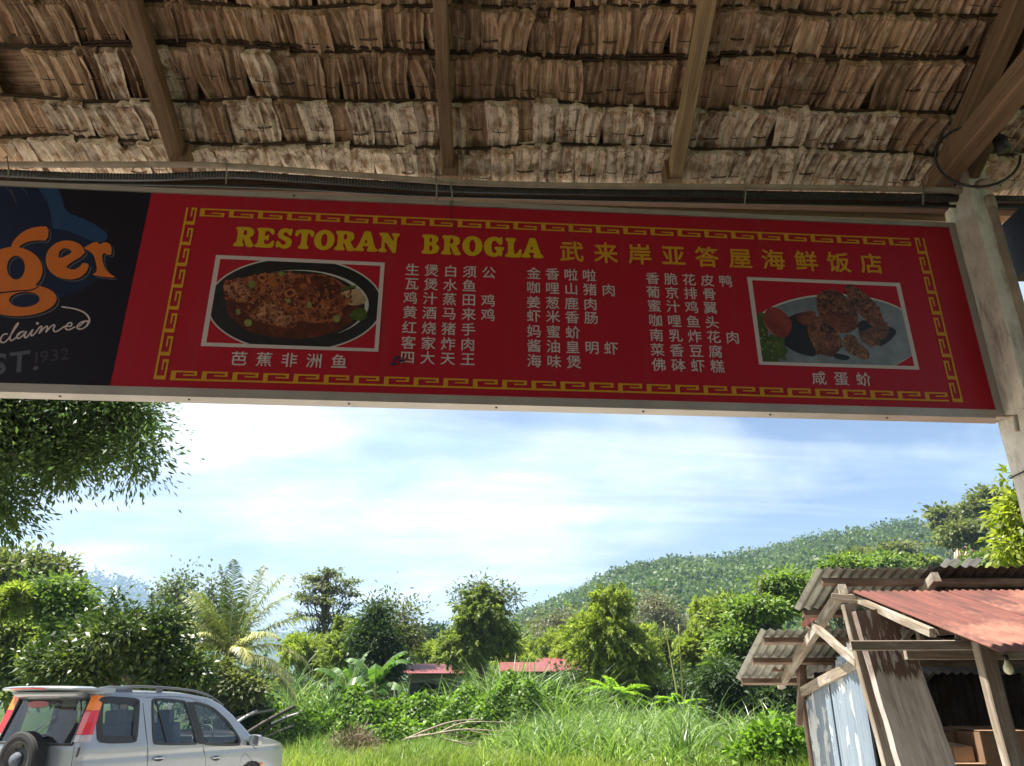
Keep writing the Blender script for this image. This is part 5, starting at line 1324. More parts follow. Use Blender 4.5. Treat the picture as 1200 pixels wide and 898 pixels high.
def qmesh(name, V, Q, tone, mat, parent=None):
    "V (n,4,3) leaf quads, tone (n)"
    n = len(V); me = bpy.data.meshes.new(name); me.vertices.add(n*4); me.vertices.foreach_set('co', V.reshape(-1).astype('f'))
    me.loops.add(n*4); me.loops.foreach_set('vertex_index', np.arange(n*4, dtype='i')); me.polygons.add(n)
    me.polygons.foreach_set('loop_start', np.arange(0, n*4, 4, dtype='i'))
    at = me.attributes.new('tone', 'FLOAT', 'FACE'); at.data.foreach_set('value', tone.astype('f'))
    me.materials.append(mat); me.update(calc_edges=True)
    return link(name, me, parent)
def unit(v): return v/np.maximum(np.linalg.norm(v, axis=-1, keepdims=True), 1e-9)
def leaves(pos, axis, nrm, L, W):
    "kite-shaped leaf from each pos along axis"
    axis = unit(axis); s = unit(np.cross(axis, nrm)); nn = np.cross(s, axis)
    L = np.broadcast_to(np.asarray(L, float), (len(pos),))[:, None]; W = np.broadcast_to(np.asarray(W, float), (len(pos),))[:, None]
    a = pos; m = pos+axis*L*.45; t = pos+axis*L-nn*L*.12
    return np.stack([a, m+s*W/2+nn*W*.12, t, m-s*W/2+nn*W*.12], 1)
def rdir(n): return unit(nr.normal(size=(n, 3)))
def clump_cloud(blobs, nclump, nleaf, csig, flat, L, W, droop=.2, up=.6, shell=.55, ragged=.12):
    "blobs: (cx,cy,cz,rx,ry,rz). returns quads, tone, clump centres"
    bw = np.array([b[3]*b[4]*b[5] for b in blobs])**.7; bw = bw/bw.sum(); ci = nr.choice(len(blobs), nclump, p=bw)
    B = np.array(blobs)[ci]; d = rdir(nclump); r = (shell+(1-shell)*nr.random(nclump)**.6)*(1+nr.normal(size=nclump)*ragged)
    C = B[:, :3]+d*B[:, 3:]*r[:, None]; out = unit(d*np.array([1, 1, .8]))
    k = nr.integers(0, nclump, nclump*nleaf); n = len(k)
    ct = nr.random(nclump)                                   # tone of the clump
    off = nr.normal(size=(n, 3))*csig*(.6+.8*nr.random(nclump)[k])[:, None]; off[:, 2] *= flat
    pos = C[k]+off
    ax = unit(off/csig*.8+out[k]*.5+nr.normal(size=(n, 3))*.6+np.array([0, 0, -droop])); nm_ = unit(rdir(n)*.8+np.array([0, 0, up])+out[k]*.35)
    l = L*(.6+.8*nr.random(n)); V = leaves(pos, ax, nm_, l, W*l/L)
    tone = np.clip(.5*ct[k]+.5*nr.random(n), 0, 1)
    return V, tone, C
def spray_cloud(blobs, nclump, nleaf, csig, flat, L, W, droop=.2, up=.6, shell=.55, ragged=.12):
    "arching sprays that rise from each blob's core and droop at the tips: bamboo and fine feathery crowns"
    bw = np.array([b[3]*b[4]*b[5] for b in blobs])**.7; bw = bw/bw.sum(); ns = int(nclump*1.5); ci = nr.choice(len(blobs), ns, p=bw); B = np.array(blobs)[ci]
    d = rdir(ns); d[:, 2] = d[:, 2]*.9+.25; d = unit(d); r = .62+.5*nr.random(ns)**1.2+(nr.random(ns) < .06)*.25
    P1 = B[:, :3]+d*B[:, 3:]*r[:, None]; P0 = B[:, :3]-np.array([0, 0, .45])*B[:, 3:]+d*B[:, 3:]*.15
    PM = (P0+P1)/2+np.array([0, 0, .45])*B[:, 5:6]*(.5+nr.random((ns, 1))); P1 = P1+np.array([0, 0, -.25])*B[:, 5:6]*nr.random((ns, 1))
    m = max(6, int(nleaf*.72)); k = np.repeat(np.arange(ns), m); t = (.30+.74*nr.random(len(k))**.8)[:, None]
    pos = (1-t)**2*P0[k]+2*t*(1-t)*PM[k]+t*t*P1[k]; tg = unit(2*(1-t)*(PM[k]-P0[k])+2*t*(P1[k]-PM[k]))
    pos = pos+nr.normal(size=pos.shape)*csig*.34*(1.25-t)
    ax = unit(tg*.9+nr.normal(size=pos.shape)*.55+np.array([0, 0, -.25])); l = L*(.6+.8*nr.random(len(k)))
    V = leaves(pos, ax, unit(rdir(len(k))*.7+np.array([0, 0, .6])), l, W*l/L); ct = nr.random(ns)
    return V, np.clip(.55*ct[k]+.45*nr.random(len(k)), 0, 1), PM
def tree_obj(name, base, trunk_top, blobs, lm, L, W, nclump, nleaf, csig, label, cat='tree', group='trees beyond the clearing', flat=.7, droop=.2, up=.6, shell=.35,
             tr=.12, bark='bark', nbranch=26, ragged=.2, extra=None):
    t = empty(name, base, label, cat, group); b = Vector(base)
    bl = [(x-b.x, y-b.y, z-b.z, rx, ry, rz) for x, y, z, rx, ry, rz in blobs]
    V, tone, C = (spray_cloud if lm in ('feather', 'bamboo') and name != 'broadleaf_tree' else clump_cloud)(bl, nclump, nleaf, csig, flat, L, W, droop, up, shell, ragged)
    if extra is not None: V = np.concatenate([V, extra[0]]); tone = np.concatenate([tone, extra[1]])
    qmesh('crown', V, None, tone, LM[lm], t)
    mb = MB(); tp = Vector(trunk_top)-b; rg = random.Random(int(base[0]*7)); H = tp.length
    pl = [Vector((0, 0, 0)), tp*.35+Vector((rg.uniform(-.04, .04)*H, rg.uniform(-.04, .04)*H, 0)), tp*.7+Vector((rg.uniform(-.03, .03)*H, 0, 0)), tp]
    pl = poly(pl, max(.15, H/12)); mb.tube(pl, [tr*(1-.75*i/(len(pl)-1)) for i in range(len(pl))], 7); mb.build('trunk', M[bark], t)
    lb = MB()
    for i in nr.choice(len(C), min(nbranch, len(C)), replace=False):
        c = Vector(C[i]); k = rg.randint(len(pl)//3, len(pl)-1); s = pl[k]
        mid = s.lerp(c, .5)+Vector((0, 0, -.06*(c-s).length)); lb.tube([s, mid, c], [tr*.35, tr*.2, tr*.06], 5)
    lb.build('limbs', M[bark], t)
    return t
def PB(px, ytop, ybot, hw, D, dp=.8):
    "blob from photo extents: centre column px, top and bottom rows, half width in px"
    a = P(px, ytop, D); b = P(px, ybot, D); c = (a+b)/2; e = P(px+hw, (ytop+ybot)/2, D).x-P(px, (ytop+ybot)/2, D).x
    return (c.x, D, c.z, e, e*dp, (a.z-b.z)/2)
def gp(px, D, z=0): p = P(px, 823, D); return (p.x, D, z)
TG = 'trees beyond the clearing'
def T(name, px, D, blobs, lm, L, W, nc, nl, cs, label, cat='tree', top=None, tr=.12, group=TG, **k):
    bl0 = [PB(*(b if len(b) >= 5 else b+(D,))) for b in blobs]; bl = []
    rj = np.random.default_rng(int(px*3+D)); big_ = k.pop('whole', False)
    for b in bl0:
        if big_ or b[3] < .55: bl.append(b); continue
        bl.append((b[0], b[1], b[2], b[3]*.66, b[4]*.7, b[5]*.72))
        for _ in range(5):
            dd = rj.normal(size=3); dd /= np.linalg.norm(dd); f = rj.uniform(.38, .58); q = rj.uniform(.50, .62)
            bl.append((b[0]+dd[0]*b[3]*q, b[1]+dd[1]*b[4]*q, b[2]+dd[2]*b[5]*q, b[3]*f, b[4]*f, b[5]*f))
    hi = max(b[2]+b[5]*.3 for b in bl); x = P(px, 800, D).x
    return tree_obj(name, gp(px, D), (sum(b[0] for b in bl)/len(bl) if top is None else P(top, 800, D).x, D, hi), bl, lm, L, W, nc, nl, cs, label, cat, group, tr=tr, **k)
# overhanging dark tree, top left, near
bl = [PB(-40, 380, 590, 100, 9.0), PB(70, 400, 560, 88, 9.4), PB(143, 440, 530, 36, 9.2), PB(0, 520, 632, 34, 8.6), PB(70, 500, 578, 40, 9.0), PB(150, 500, 560, 24, 9.0), PB(-120, 380, 640, 120, 9.4)]
tree_obj('overhanging_tree', (-8.6, 10.0, 0), (-8.3, 9.8, 6.9), bl, 'over', .085, .027, 820, 120, .17, 'dark fine-leaved tree overhanging the top left corner below the signboard', group=None, flat=.8, droop=.5, up=.2, shell=.15, tr=.22, nbranch=26)
# left side trees
T('olive_tree', 25, 40, [(22, 634, 700, 50), (62, 655, 712, 34), (-40, 640, 720, 60)], 'olive', .30, .16, 340, 42, .34, 'tall olive brown tree at the far left, rising behind the bright green trees', tr=.25)
T('broadleaf_tree', 20, 30, [(-10, 690, 800, 50), (30, 705, 820, 60), (70, 690, 790, 42), (100, 735, 800, 28)], 'feather', .20, .12, 420, 46, .24, 'broad mid green tree at the left edge, behind the dark glossy tree', tr=.2, nbranch=20)
T('lime_tree', 66, 27, [(70, 674, 740, 34), (88, 690, 750, 28)], 'bright', .19, .12, 150, 42, .22, 'small bright green crown left of the distant blue hill', tr=.12)
T('bamboo_clump', -8, 26, [(0, 678, 735, 38), (-40, 690, 800, 40)], 'bamboo', .22, .05, 180, 60, .26, 'yellow green feathery bamboo at the very left edge', 'bamboo', tr=.05)
T('mango_tree', 140, 19, [(138, 712, 800, 60), (95, 745, 818, 52), (178, 735, 812, 46), (143, 700, 740, 20), (190, 715, 770, 22), (212, 775, 820, 36)], 'mango', .155, .058, 640, 70, .15, 'dense dark tree with glossy leaves standing behind the silver car', tr=.16, flat=.8, droop=.45, shell=.45, nbranch=20)
T('thin_tree', 205, 52, [(200, 664, 720, 26), (215, 690, 745, 36)], 'grey', .26, .16, 110, 20, .42, 'sparse grey green tree left of the coconut palm top', tr=.1, bark='bark_pale', nbranch=34, ragged=.3)
T('thin_tree', 245, 50, [(245, 676, 720, 20), (262, 700, 770, 34), (225, 715, 790, 34)], 'grey', .26, .16, 130, 26, .40, 'grey green tree right behind the coconut palm fronds', tr=.1, nbranch=30, ragged=.25)
T('leafy_shrub', 268, 26.8, [(258, 775, 830, 22), (282, 790, 835, 24), (240, 770, 820, 18)], 'olive', .17, .08, 170, 40, .18, 'yellowish leafy shrub hiding the foot of the coconut palm trunk', 'shrub', tr=.05, group=None)
# flat layered tree
tiers = [(381, 666, 676, 22), (362, 674, 684, 24), (402, 676, 686, 22), (381, 684, 694, 36), (354, 694, 703, 18), (412, 690, 699, 20), (374, 700, 710, 34), (406, 706, 716, 18), (356, 714, 724, 18), (388, 718, 730, 26), (372, 732, 744, 20)]
T('layered_tree', 383, 55, tiers, 'olive', .22, .13, 260, 15, .25, 'tall tree with flat tiers of foliage against the sky, right of the palm', tr=.16, flat=.22, nbranch=90, shell=.1, ragged=.2, up=1.4)
# bamboo and shrubs behind the banana plants
T('bamboo_clump', 352, 44, [(352, 730, 800, 40), (375, 742, 800, 34)], 'bamboo', .24, .05, 300, 62, .36, 'yellow green bamboo thicket right of the coconut palm', 'bamboo', tr=.05, group='bamboo clumps')
T('bamboo_clump', 418, 42, [(412, 712, 790, 34), (395, 735, 800, 28)], 'feather', .24, .06, 300, 60, .34, 'green bamboo clump behind the banana plants', 'bamboo', tr=.05, group='bamboo clumps')
T('conifer_shrub', 440, 36, [(438, 700, 740, 12), (440, 722, 775, 26), (446, 750, 812, 24)], 'dark', .20, .07, 230, 56, .24, 'dark pointed shrub standing left of the far red roof', 'shrub', tr=.1)
T('twiggy_tree', 462, 45, [(460, 680, 740, 10), (478, 705, 770, 22), (466, 725, 770, 22)], 'olive', .24, .09, 150, 24, .34, 'thin twiggy tree with bare shoots above the far red roof', tr=.06, nbranch=60, ragged=.35, shell=.1, bark='bark_pale')
T('far_tree', 500, 120, [(500, 735, 765, 12), (515, 730, 762, 8)], 'far', .6, .4, 60, 30, .8, 'small dark far trees low on the horizon left of the round tree', tr=.2)
T('round_tree', 565, 40, [(566, 700, 750, 36), (545, 735, 790, 34), (586, 730, 772, 26), (566, 685, 720, 22)], 'feather', .19, .07, 430, 60, .30, 'round feathery green tree standing in the middle, above the red roofs', tr=.18, nbranch=40, whole=True)
T('twiggy_tree', 566, 40.3, [(560, 678, 705, 30), (590, 684, 715, 22), (540, 690, 720, 18)], 'grey', .20, .08, 90, 16, .30, 'thin bare twigs rising out of the round tree top', 'tree', tr=.08, nbranch=80, ragged=.3, shell=.1)
T('bamboo_clump', 520, 54, [(505, 742, 800, 36), (530, 738, 800, 30)], 'bamboo', .26, .055, 240, 56, .36, 'low yellow green bamboo just above the left red roof', 'bamboo', tr=.05, group='bamboo clumps')
T('bamboo_clump', 645, 55, [(635, 735, 800, 34), (665, 728, 800, 30), (600, 742, 795, 24)], 'bamboo', .26, .055, 320, 58, .36, 'bright yellow green bamboo above the right red roof', 'bamboo', tr=.05, group='bamboo clumps')
T('bamboo_clump', 610, 47, [(610, 748, 800, 26), (592, 740, 790, 16)], 'bamboo', .24, .05, 190, 56, .34, 'low yellow green bamboo between the round tree and the right red roof', 'bamboo', tr=.05, group='bamboo clumps')
T('bamboo_clump', 675, 49, [(672, 726, 800, 30), (655, 740, 800, 22)], 'bamboo', .24, .05, 260, 56, .34, 'tall yellow green bamboo left of the centre right feathery tree', 'bamboo', tr=.05, group='bamboo clumps')
T('bamboo_clump', 760, 47, [(758, 730, 810, 28), (742, 745, 810, 20)], 'bamboo', .24, .05, 240, 56, .34, 'yellow green bamboo just left of the two bare bamboo poles', 'bamboo', tr=.05, group='bamboo clumps')
T('bamboo_tree', 712, 37, [(716, 682, 740, 30), (706, 710, 790, 48), (735, 735, 815, 40), (698, 745, 815, 28)], 'bamboo', .19, .055, 560, 66, .28, 'tall rounded feathery tree in the centre right, before the hill', tr=.2, nbranch=30, whole=True)
T('dry_tree', 655, 80, [(645, 712, 750, 26), (672, 715, 750, 18)], 'brownleaf', .30, .16, 90, 22, .55, 'brownish thin crown left of the tall centre right tree', tr=.12, nbranch=40, ragged=.3)
T('dry_tree', 790, 90, [(765, 690, 730, 22), (790, 712, 745, 26), (745, 715, 745, 18)], 'brownleaf', .36, .2, 110, 22, .6, 'brownish thin crown at the foot of the hill', tr=.12, nbranch=40, ragged=.3)
T('feathery_tree', 780, 44, [(782, 725, 815, 30), (760, 740, 825, 26)], 'feather', .20, .06, 300, 56, .30, 'green feathery tree right behind the two bamboo poles', tr=.14)
T('feathery_tree', 832, 40, [(828, 698, 760, 34), (812, 720, 800, 34), (848, 730, 820, 40)], 'bamboo', .20, .06, 560, 58, .30, 'yellow green feathery tree right of the two bamboo poles', tr=.16, nbranch=30)
T('broadleaf_tree', 862, 37, [(850, 690, 750, 22), (880, 700, 790, 38), (862, 750, 830, 40)], 'feather', .22, .10, 440, 50, .28, 'mid green tree left of the tin hut, with a small peak', tr=.16, nbranch=30)
T('layered_tree', 925, 33, [(912, 668, 700, 30), (895, 700, 735, 44), (880, 735, 765, 40), (935, 690, 720, 30), (915, 745, 800, 40), (860, 770, 800, 30)], 'bright', .21, .10, 520, 44, .26, 'spreading bright green tree with layered boughs behind the hut roof', tr=.16, flat=.4, nbranch=50, up=1.0)
T('layered_tree', 985, 36, [(990, 654, 675, 30), (970, 668, 700, 40), (1005, 675, 720, 40)], 'bright', .21, .10, 240, 40, .28, 'bright green tree showing just above the hut roof', tr=.14, flat=.4, nbranch=26, up=1.0)
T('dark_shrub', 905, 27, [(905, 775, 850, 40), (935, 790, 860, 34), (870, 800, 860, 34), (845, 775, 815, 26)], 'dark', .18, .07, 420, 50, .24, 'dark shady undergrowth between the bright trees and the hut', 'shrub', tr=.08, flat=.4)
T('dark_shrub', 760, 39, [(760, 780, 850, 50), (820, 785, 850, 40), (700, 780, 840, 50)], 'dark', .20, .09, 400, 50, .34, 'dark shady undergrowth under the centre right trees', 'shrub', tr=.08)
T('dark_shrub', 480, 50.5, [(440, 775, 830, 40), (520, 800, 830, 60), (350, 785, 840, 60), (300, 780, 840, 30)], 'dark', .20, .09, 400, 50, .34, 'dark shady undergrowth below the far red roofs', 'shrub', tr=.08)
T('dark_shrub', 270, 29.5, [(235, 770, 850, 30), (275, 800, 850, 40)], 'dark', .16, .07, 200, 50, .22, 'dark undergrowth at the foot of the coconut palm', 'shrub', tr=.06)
# big-leaved tree at the right edge
T('yellow_leaf_tree', 1215, 12, [(1200, 578, 640, 24), (1196, 625, 668, 26), (1225, 570, 720, 40), (1185, 645, 668, 14)], 'yellow', .15, .055, 130, 34, .13, 'tree with long yellow green leaves at the right edge above the hut', tr=.08, droop=.9, nbranch=24)
# emergent trees on the right hillside
for px, D, bl_, lab in ((1165, 95, [(1160, 577, 588, 20), (1172, 584, 598, 14), (1145, 592, 600, 12)], 'umbrella shaped tall tree on the hill just left of the yellow green leaves'),
                        (1112, 110, [(1106, 600, 608, 10), (1120, 604, 612, 9), (1110, 612, 620, 9)], 'slim tall tree with a small flat crown standing on the hill ridge'),
                        (1135, 75, [(1130, 618, 628, 26), (1120, 630, 638, 18), (1150, 626, 640, 20)], 'flat spreading light green tree below the ridge at the right'),
                        (1158, 100, [(1150, 612, 632, 8), (1176, 610, 640, 9)], 'slim green tree at the right end of the ridge'),
                        (1060, 120, [(1050, 640, 668, 26)], 'green tree crown on the slope above the hut roof'), (1010, 125, [(1010, 648, 664, 12)], 'small green crown on the slope left of the hut roof top')):
    T('hill_tree', px, D, bl_, 'olive' if 'brownish' not in lab else 'brownleaf', D*.0062, D*.0035, 90, 30, D*.0075, lab, tr=.22, flat=.5, nbranch=24, bark='bark_pale', group='tall trees on the hillside')
for px, D, yt, yb, hw, lm, lab in ((1160, 70, 650, 672, 30, 'bright', 'bright green bushy crown low on the right, above the pale tin offcuts'), (1085, 80, 648, 670, 26, 'feather', 'soft green crown above the middle of the hut roof'), (1030, 75, 655, 672, 22, 'bright', 'small bright crown left of the middle of the hut roof')):
    T('hill_tree', px, D, [(px, yt, yb, hw)], lm, .4, .22, 90, 36, .5, lab, tr=.15, group='tall trees on the hillside')

# ------------------------------------------------------------------ coconut palm
def frond(parent, base, d0, length, droop, lm='palm', tone0=.4, leafL=.64, name='frond', twist=0, seed=0, ns=16):
    rg2 = np.random.default_rng(seed); d = np.array(d0, float); d /= np.linalg.norm(d); p = np.array(base, float); pts = [p.copy()]
    for i in range(ns):
        d = d+np.array([0, 0, -droop/ns*(1+1.5*i/ns)]); d /= np.linalg.norm(d); p = p+d*length/ns; pts.append(p.copy())
    pts = np.array(pts); n = 96; V = []; 
    ts = np.repeat(np.linspace(.10, .995, n), 2); sg = np.tile([1, -1], n)
    ix = np.clip((ts*ns).astype(int), 0, ns-1); fr = (ts*ns-ix)[:, None]; pos = pts[ix]*(1-fr)+pts[ix+1]*fr; dr = unit(pts[ix+1]-pts[ix])
    side = unit(np.cross(dr, np.array([0, 0, 1.0]))); upv = np.cross(side, dr)
    ll = leafL*length/3.2*np.sin(np.clip(ts*.93+.1, 0, 1)*PI)**.55*(.85+.3*rg2.random(2*n))
    ax = unit(side*sg[:, None]*1.0+dr*.75+upv*(.25+twist)+rg2.normal(size=(2*n, 3))*.16+np.array([0, 0, -.35]))
    m = pos+ax*(ll*.55)[:, None]; ax2 = unit(ax+np.array([0, 0, -.9])); e = m+ax2*(ll*.45)[:, None]
    wv = unit(np.cross(ax, upv))*.017
    V = np.concatenate([np.stack([pos-wv*.5, pos+wv*.5, m+wv, m-wv], 1), np.stack([m-wv, m+wv, e+wv*.15, e-wv*.15], 1)])
    tone = np.clip(tone0+rg2.normal(size=2*n)*.16, 0, 1); tone = np.concatenate([tone, np.clip(tone+.12, 0, 1)])
    o = qmesh(name, V, None, tone, LM[lm], parent)
    mb = MB(); mb.tube([tuple(q) for q in pts[::2]], [.028*(1-.8*i/8) for i in range(len(pts[::2]))], 5); mb.build('midrib', M['bamboo_culm'], o)
    return o
palm = empty('coconut_palm', gp(262, 28), 'coconut palm with yellowing arched fronds left of centre behind the car', 'palm')
pb = Vector(palm.location); C0 = P(268, 772, 28)-pb
mb = MB(); mb.tube(poly([(0, 0, 0), (-.05, 0, 1.0), tuple(C0*.8), tuple(C0+Vector((0, 0, .2)))], .2), .17, 10); mb.build('trunk', M['bark'], palm)
def tgt(px, py, dy): return np.array(P(px, py, 28+dy)-pb)-np.array(C0)
FR = [((206, 745), -.8, 2.6, 1.0, .6), ((345, 715), .5, 3.4, .7, .5), ((225, 690), .2, 3.1, .5, .45), ((355, 800), -.6, 3.3, .9, .85), ((312, 690), .2, 3.5, .6, .4), ((262, 690), 0, 3.4, .25, .30), ((274, 672), .3, 3.6, .30, .35), ((240, 700), .4, 3.2, .5, .4), ((300, 676), .8, 3.7, .5, .35), ((318, 700), .9, 3.3, .7, .6), ((250, 715), -.6, 2.6, .4, .55),
      ((222, 712), -.4, 2.9, 1.2, .8), ((235, 730), -1.0, 2.3, 1.3, .7), ((310, 735), -.7, 2.6, .9, .85), ((296, 750), -1.4, 2.2, 1.3, .95), ((335, 755), .1, 3.3, 1.1, .75), ((330, 775), -.8, 3.1, .8, .95), ((240, 745), .8, 2.4, 1.4, .5), ((285, 735), 1.2, 2.5, 1.0, .45), ((230, 680), -.5, 2.9, .6, .4)]
for k, ((px, py), dy, ln, dr_, tn) in enumerate(FR):
    v_ = tgt(px, py, dy); v_ = v_+np.array([0, 0, dr_*.85*np.linalg.norm(v_)*.5]); frond(palm, np.array(C0), v_, ln, dr_, tone0=tn, seed=k)
for k in range(5):
    a_ = k*1.3+.4; frond(palm, np.array(C0)-np.array([0, 0, .15]), (math.cos(a_), math.sin(a_)*.6, -.3), 1.9, .9, 'brown', .6, name='dead_frond', seed=40+k)
# ------------------------------------------------------------------ banana plants
def banana_leaf(parent, base, d0, length, droop, width, seed, tone0=.55):
    rg2 = np.random.default_rng(seed); ns = 12; d = np.array(d0, float); d /= np.linalg.norm(d); p = np.array(base, float); pts = [p.copy()]
    for i in range(ns): d = d+np.array([0, 0, -droop/ns*(1+2*i/ns)]); d /= np.linalg.norm(d); p = p+d*length/ns; pts.append(p.copy())
    pts = np.array(pts); V = []; tn = []
    for i in range(ns):
        t = (i+.5)/ns; dr = unit(pts[i+1]-pts[i]); sd_ = unit(np.cross(dr, [0, 0, 1.0])); 
        for s in (1, -1):
            w0 = width*math.sin(min(1, (i+.25)/ns*.98+.04)*PI)**.6; w1 = width*math.sin(min(1, (i+1.0)/ns*.98+.02)*PI)**.6
            dz = np.array([0, 0, -.28*w0*(1+rg2.random()*.6)]); gp_ = rg2.random()*.25
            q1 = pts[i]+(pts[i+1]-pts[i])*(1-gp_*.3)
            V.append([pts[i], pts[i]+sd_*s*w0*.5+dz+dr*.08, pts[i]+(pts[i+1]-pts[i])*(1-gp_)+sd_*s*w1*.5+dz+dr*.08, pts[i+1]]); tn.append(np.clip(tone0+rg2.normal()*.12, 0, 1))
    o = qmesh('leaf', np.array(V), None, np.array(tn), LM['banana'], parent)
    mb = MB(); mb.tube([tuple(q+np.array([0, 0, -.008])) for q in pts[::2]], [.02, .017, .014, .011, .008, .005, .003][:len(pts[::2])], 5); mb.build('midrib', M['bamboo_culm'], o)
for bi, (px, D, hpx, lab, nlf) in enumerate(((440, 30.5, 768, 'banana plant with upright leaves left of the far red roof', 8), (408, 31.5, 778, 'banana plant with a broad torn leaf, left one of three beside the bamboo', 7), (418, 33, 790, 'small shaded banana plant between two larger ones', 5))):
    bn = empty('banana_plant', gp(px, D), lab, 'banana plant', 'banana plants'); b0 = Vector(bn.location); top = P(px, hpx+30, D)-b0
    mb = MB(); mb.tube([(0, 0, 0), tuple(top*.5), tuple(top)], [.13, .10, .05], 9); mb.build('stem', M['bamboo_culm'], bn)
    for k in range(nlf):
        a_ = k*2.4+bi; el = 2.2-.25*k+.5*math.sin(k*5+bi); banana_leaf(bn, np.array(top)*(1-.03*k), (math.cos(a_), math.sin(a_)*.5-.15, el), 1.6+.25*math.sin(k*3), .7+.15*k+.3*math.sin(k*3.3), .56, 60+bi*10+k, .5+.05*(k % 4))
# ------------------------------------------------------------------ two bare culms and fern bushes
for k, (a, b, lab) in enumerate((((778, 728), (798, 812), 'thin yellow bamboo pole leaning left, left one of a pair in the clearing'), ((795, 732), (804, 858), 'thin yellow bamboo pole, the longer right one of a pair in the clearing'))):
    p0 = P(b[0], b[1]+25, 31); p1 = P(a[0], a[1], 31); mb = MB(); L_ = (p1-p0).length
    pl = [p0.lerp(p1, t) for t in np.linspace(0, 1, 14)]; mb.tube(pl, [.042*(1-.7*i/13)*(1.15 if i % 2 else 1) for i in range(14)], 7); o = mb.build('bamboo_pole', M['bamboo_culm']); tagit(o, lab, 'bamboo pole', 'bamboo poles in the clearing')
def fernbush(px, py, hw, hh, D, lab, n=26, seed=0, L=1.3):
    t = empty('feathery_shrub', gp(px, D), lab, 'shrub', 'lime green feathery shrubs'); b = Vector(t.location); rg2 = np.random.default_rng(seed)
    c = P(px, py+hh*.7, D)-b; R_ = (P(px+hw, py, D).x-P(px-hw, py, D).x)/2
    Vs = []; Ts = []
    for k in range(n):
        a_ = rg2.random()*2*PI; el = .25+1.5*rg2.random(); d0 = np.array([math.cos(a_), math.sin(a_)*.7, el]); ln = R_*(.85+.4*rg2.random()); ns = 10
        d = unit(d0); p = np.array([c.x, c.y, c.z*.85]); pts = [p.copy()]
        for i in range(ns): d = unit(d+np.array([0, 0, -.13])); p = p+d*ln/ns; pts.append(p.copy())
        pts = np.array(pts); m = 34; ts = np.repeat(np.linspace(.15, 1, m), 2); sg = np.tile([1, -1], m); ix = np.clip((ts*ns).astype(int), 0, ns-1); fr = (ts*ns-ix)[:, None]
        pos = pts[ix]*(1-fr)+pts[ix+1]*fr; dr = unit(pts[ix+1]-pts[ix]); sd_ = unit(np.cross(dr, [0, 0, 1.0])); ax = unit(sd_*sg[:, None]+dr*.6+rg2.normal(size=pos.shape)*.15)
        Vs.append(leaves(pos, ax, np.array([0, 0, 1.0])+rg2.normal(size=pos.shape)*.3, .30*(1.1-ts*.7), .055)); Ts.append(np.clip(.35+.5*rg2.random()+.15*rg2.normal(size=2*m), 0, 1))
    qmesh('foliage', np.concatenate(Vs), None, np.concatenate(Ts), LM['lime'], t)
    mb = MB(); mb.tube([(0, 0, 0), (c.x, c.y, c.z*.9)], .04, 6); mb.build('stem', M['bark'], t)
fernbush(722, 797, 38, 22, 33, 'lime green feathery shrub right of the far red roof', 44, 1)
fernbush(796, 811, 28, 20, 31, 'lime green feathery shrub behind the foot of the bamboo poles', 44, 2)
fernbush(492, 815, 26, 16, 32, 'lime green feathery shrub below the left red roof', 30, 3)
fernbush(690, 815, 26, 16, 34, 'small lime green feathery shrub left of the larger one', 26, 4)
# ------------------------------------------------------------------ far red-roofed houses
M['redroof'] = simple('red_roof_sheet', (.185, .042, .042), .55, var=.12, vs=2); M['wallg'] = simple('grey_house_wall', (.16, .16, .15), .9); M['winc'] = simple('dark_window', (.02, .025, .03), .3)
def farhouse(x0, x1, yt, yb, D, lab, dep=6):
    a = P(x0, yb, D); b = P(x1, yb, D); zt2 = P(x0, yt, D+dep*.5).z; h = empty('red_roofed_house', ((a.x+b.x)/2, D, 0), lab, 'house', 'red roofed houses'); w2 = (b.x-a.x)/2; ze = a.z; zr2 = max(zt2, ze+.35)
    n = int(w2*2/.7); 
    for k in range(n):
        xa = -w2+2*w2*k/n; xb = -w2+2*w2*(k+1)/n-.012
        mb = MB(); vs = [(xa, 0, ze), (xb, 0, ze), (xb, dep/2, zr2), (xa, dep/2, zr2), (xa, dep, ze), (xb, dep, ze)]; vs += [(x, y, z-.03) for x, y, z in vs]
        mb.add(vs, [(0, 1, 2, 3), (3, 2, 5, 4), (6, 9, 8, 7), (9, 10, 11, 8), (0, 6, 7, 1), (4, 5, 11, 10), (0, 3, 9, 6), (3, 4, 10, 9), (1, 7, 8, 2), (2, 8, 11, 5)]); mb.build('roof_sheet', M['redroof'], h)
    mb = MB(); mb.box((0, dep/2, ze/2-.04), (2*w2-.8, dep-1.2, ze-.08)); mb.build('wall', M['wallg'], h)
    for k in range(4):
        mb = MB(); mb.box((-w2+1+k*(2*w2-2)/3, .55, ze-.95), (.9, .1, 1.0)); mb.build('window', M['winc'], h)
farhouse(468, 544, 778, 789, 43, 'low house with a red sheet roof, left one of two beyond the tall grass')
farhouse(585, 660, 776, 787, 43, 'house with a red sheet roof behind the reeds, the middle one', 5)
farhouse(628, 692, 771, 785, 46, 'house with a dull red roof and raised front edge, the right one', 5)
M['tarp'] = simple('blue_tarpaulin', (.10, .30, .45), .5); M['bluep'] = simple('faded_blue_plastic', (.10, .17, .26), .5); M['redcloth'] = simple('dark_red_plastic', (.10, .015, .02), .6)
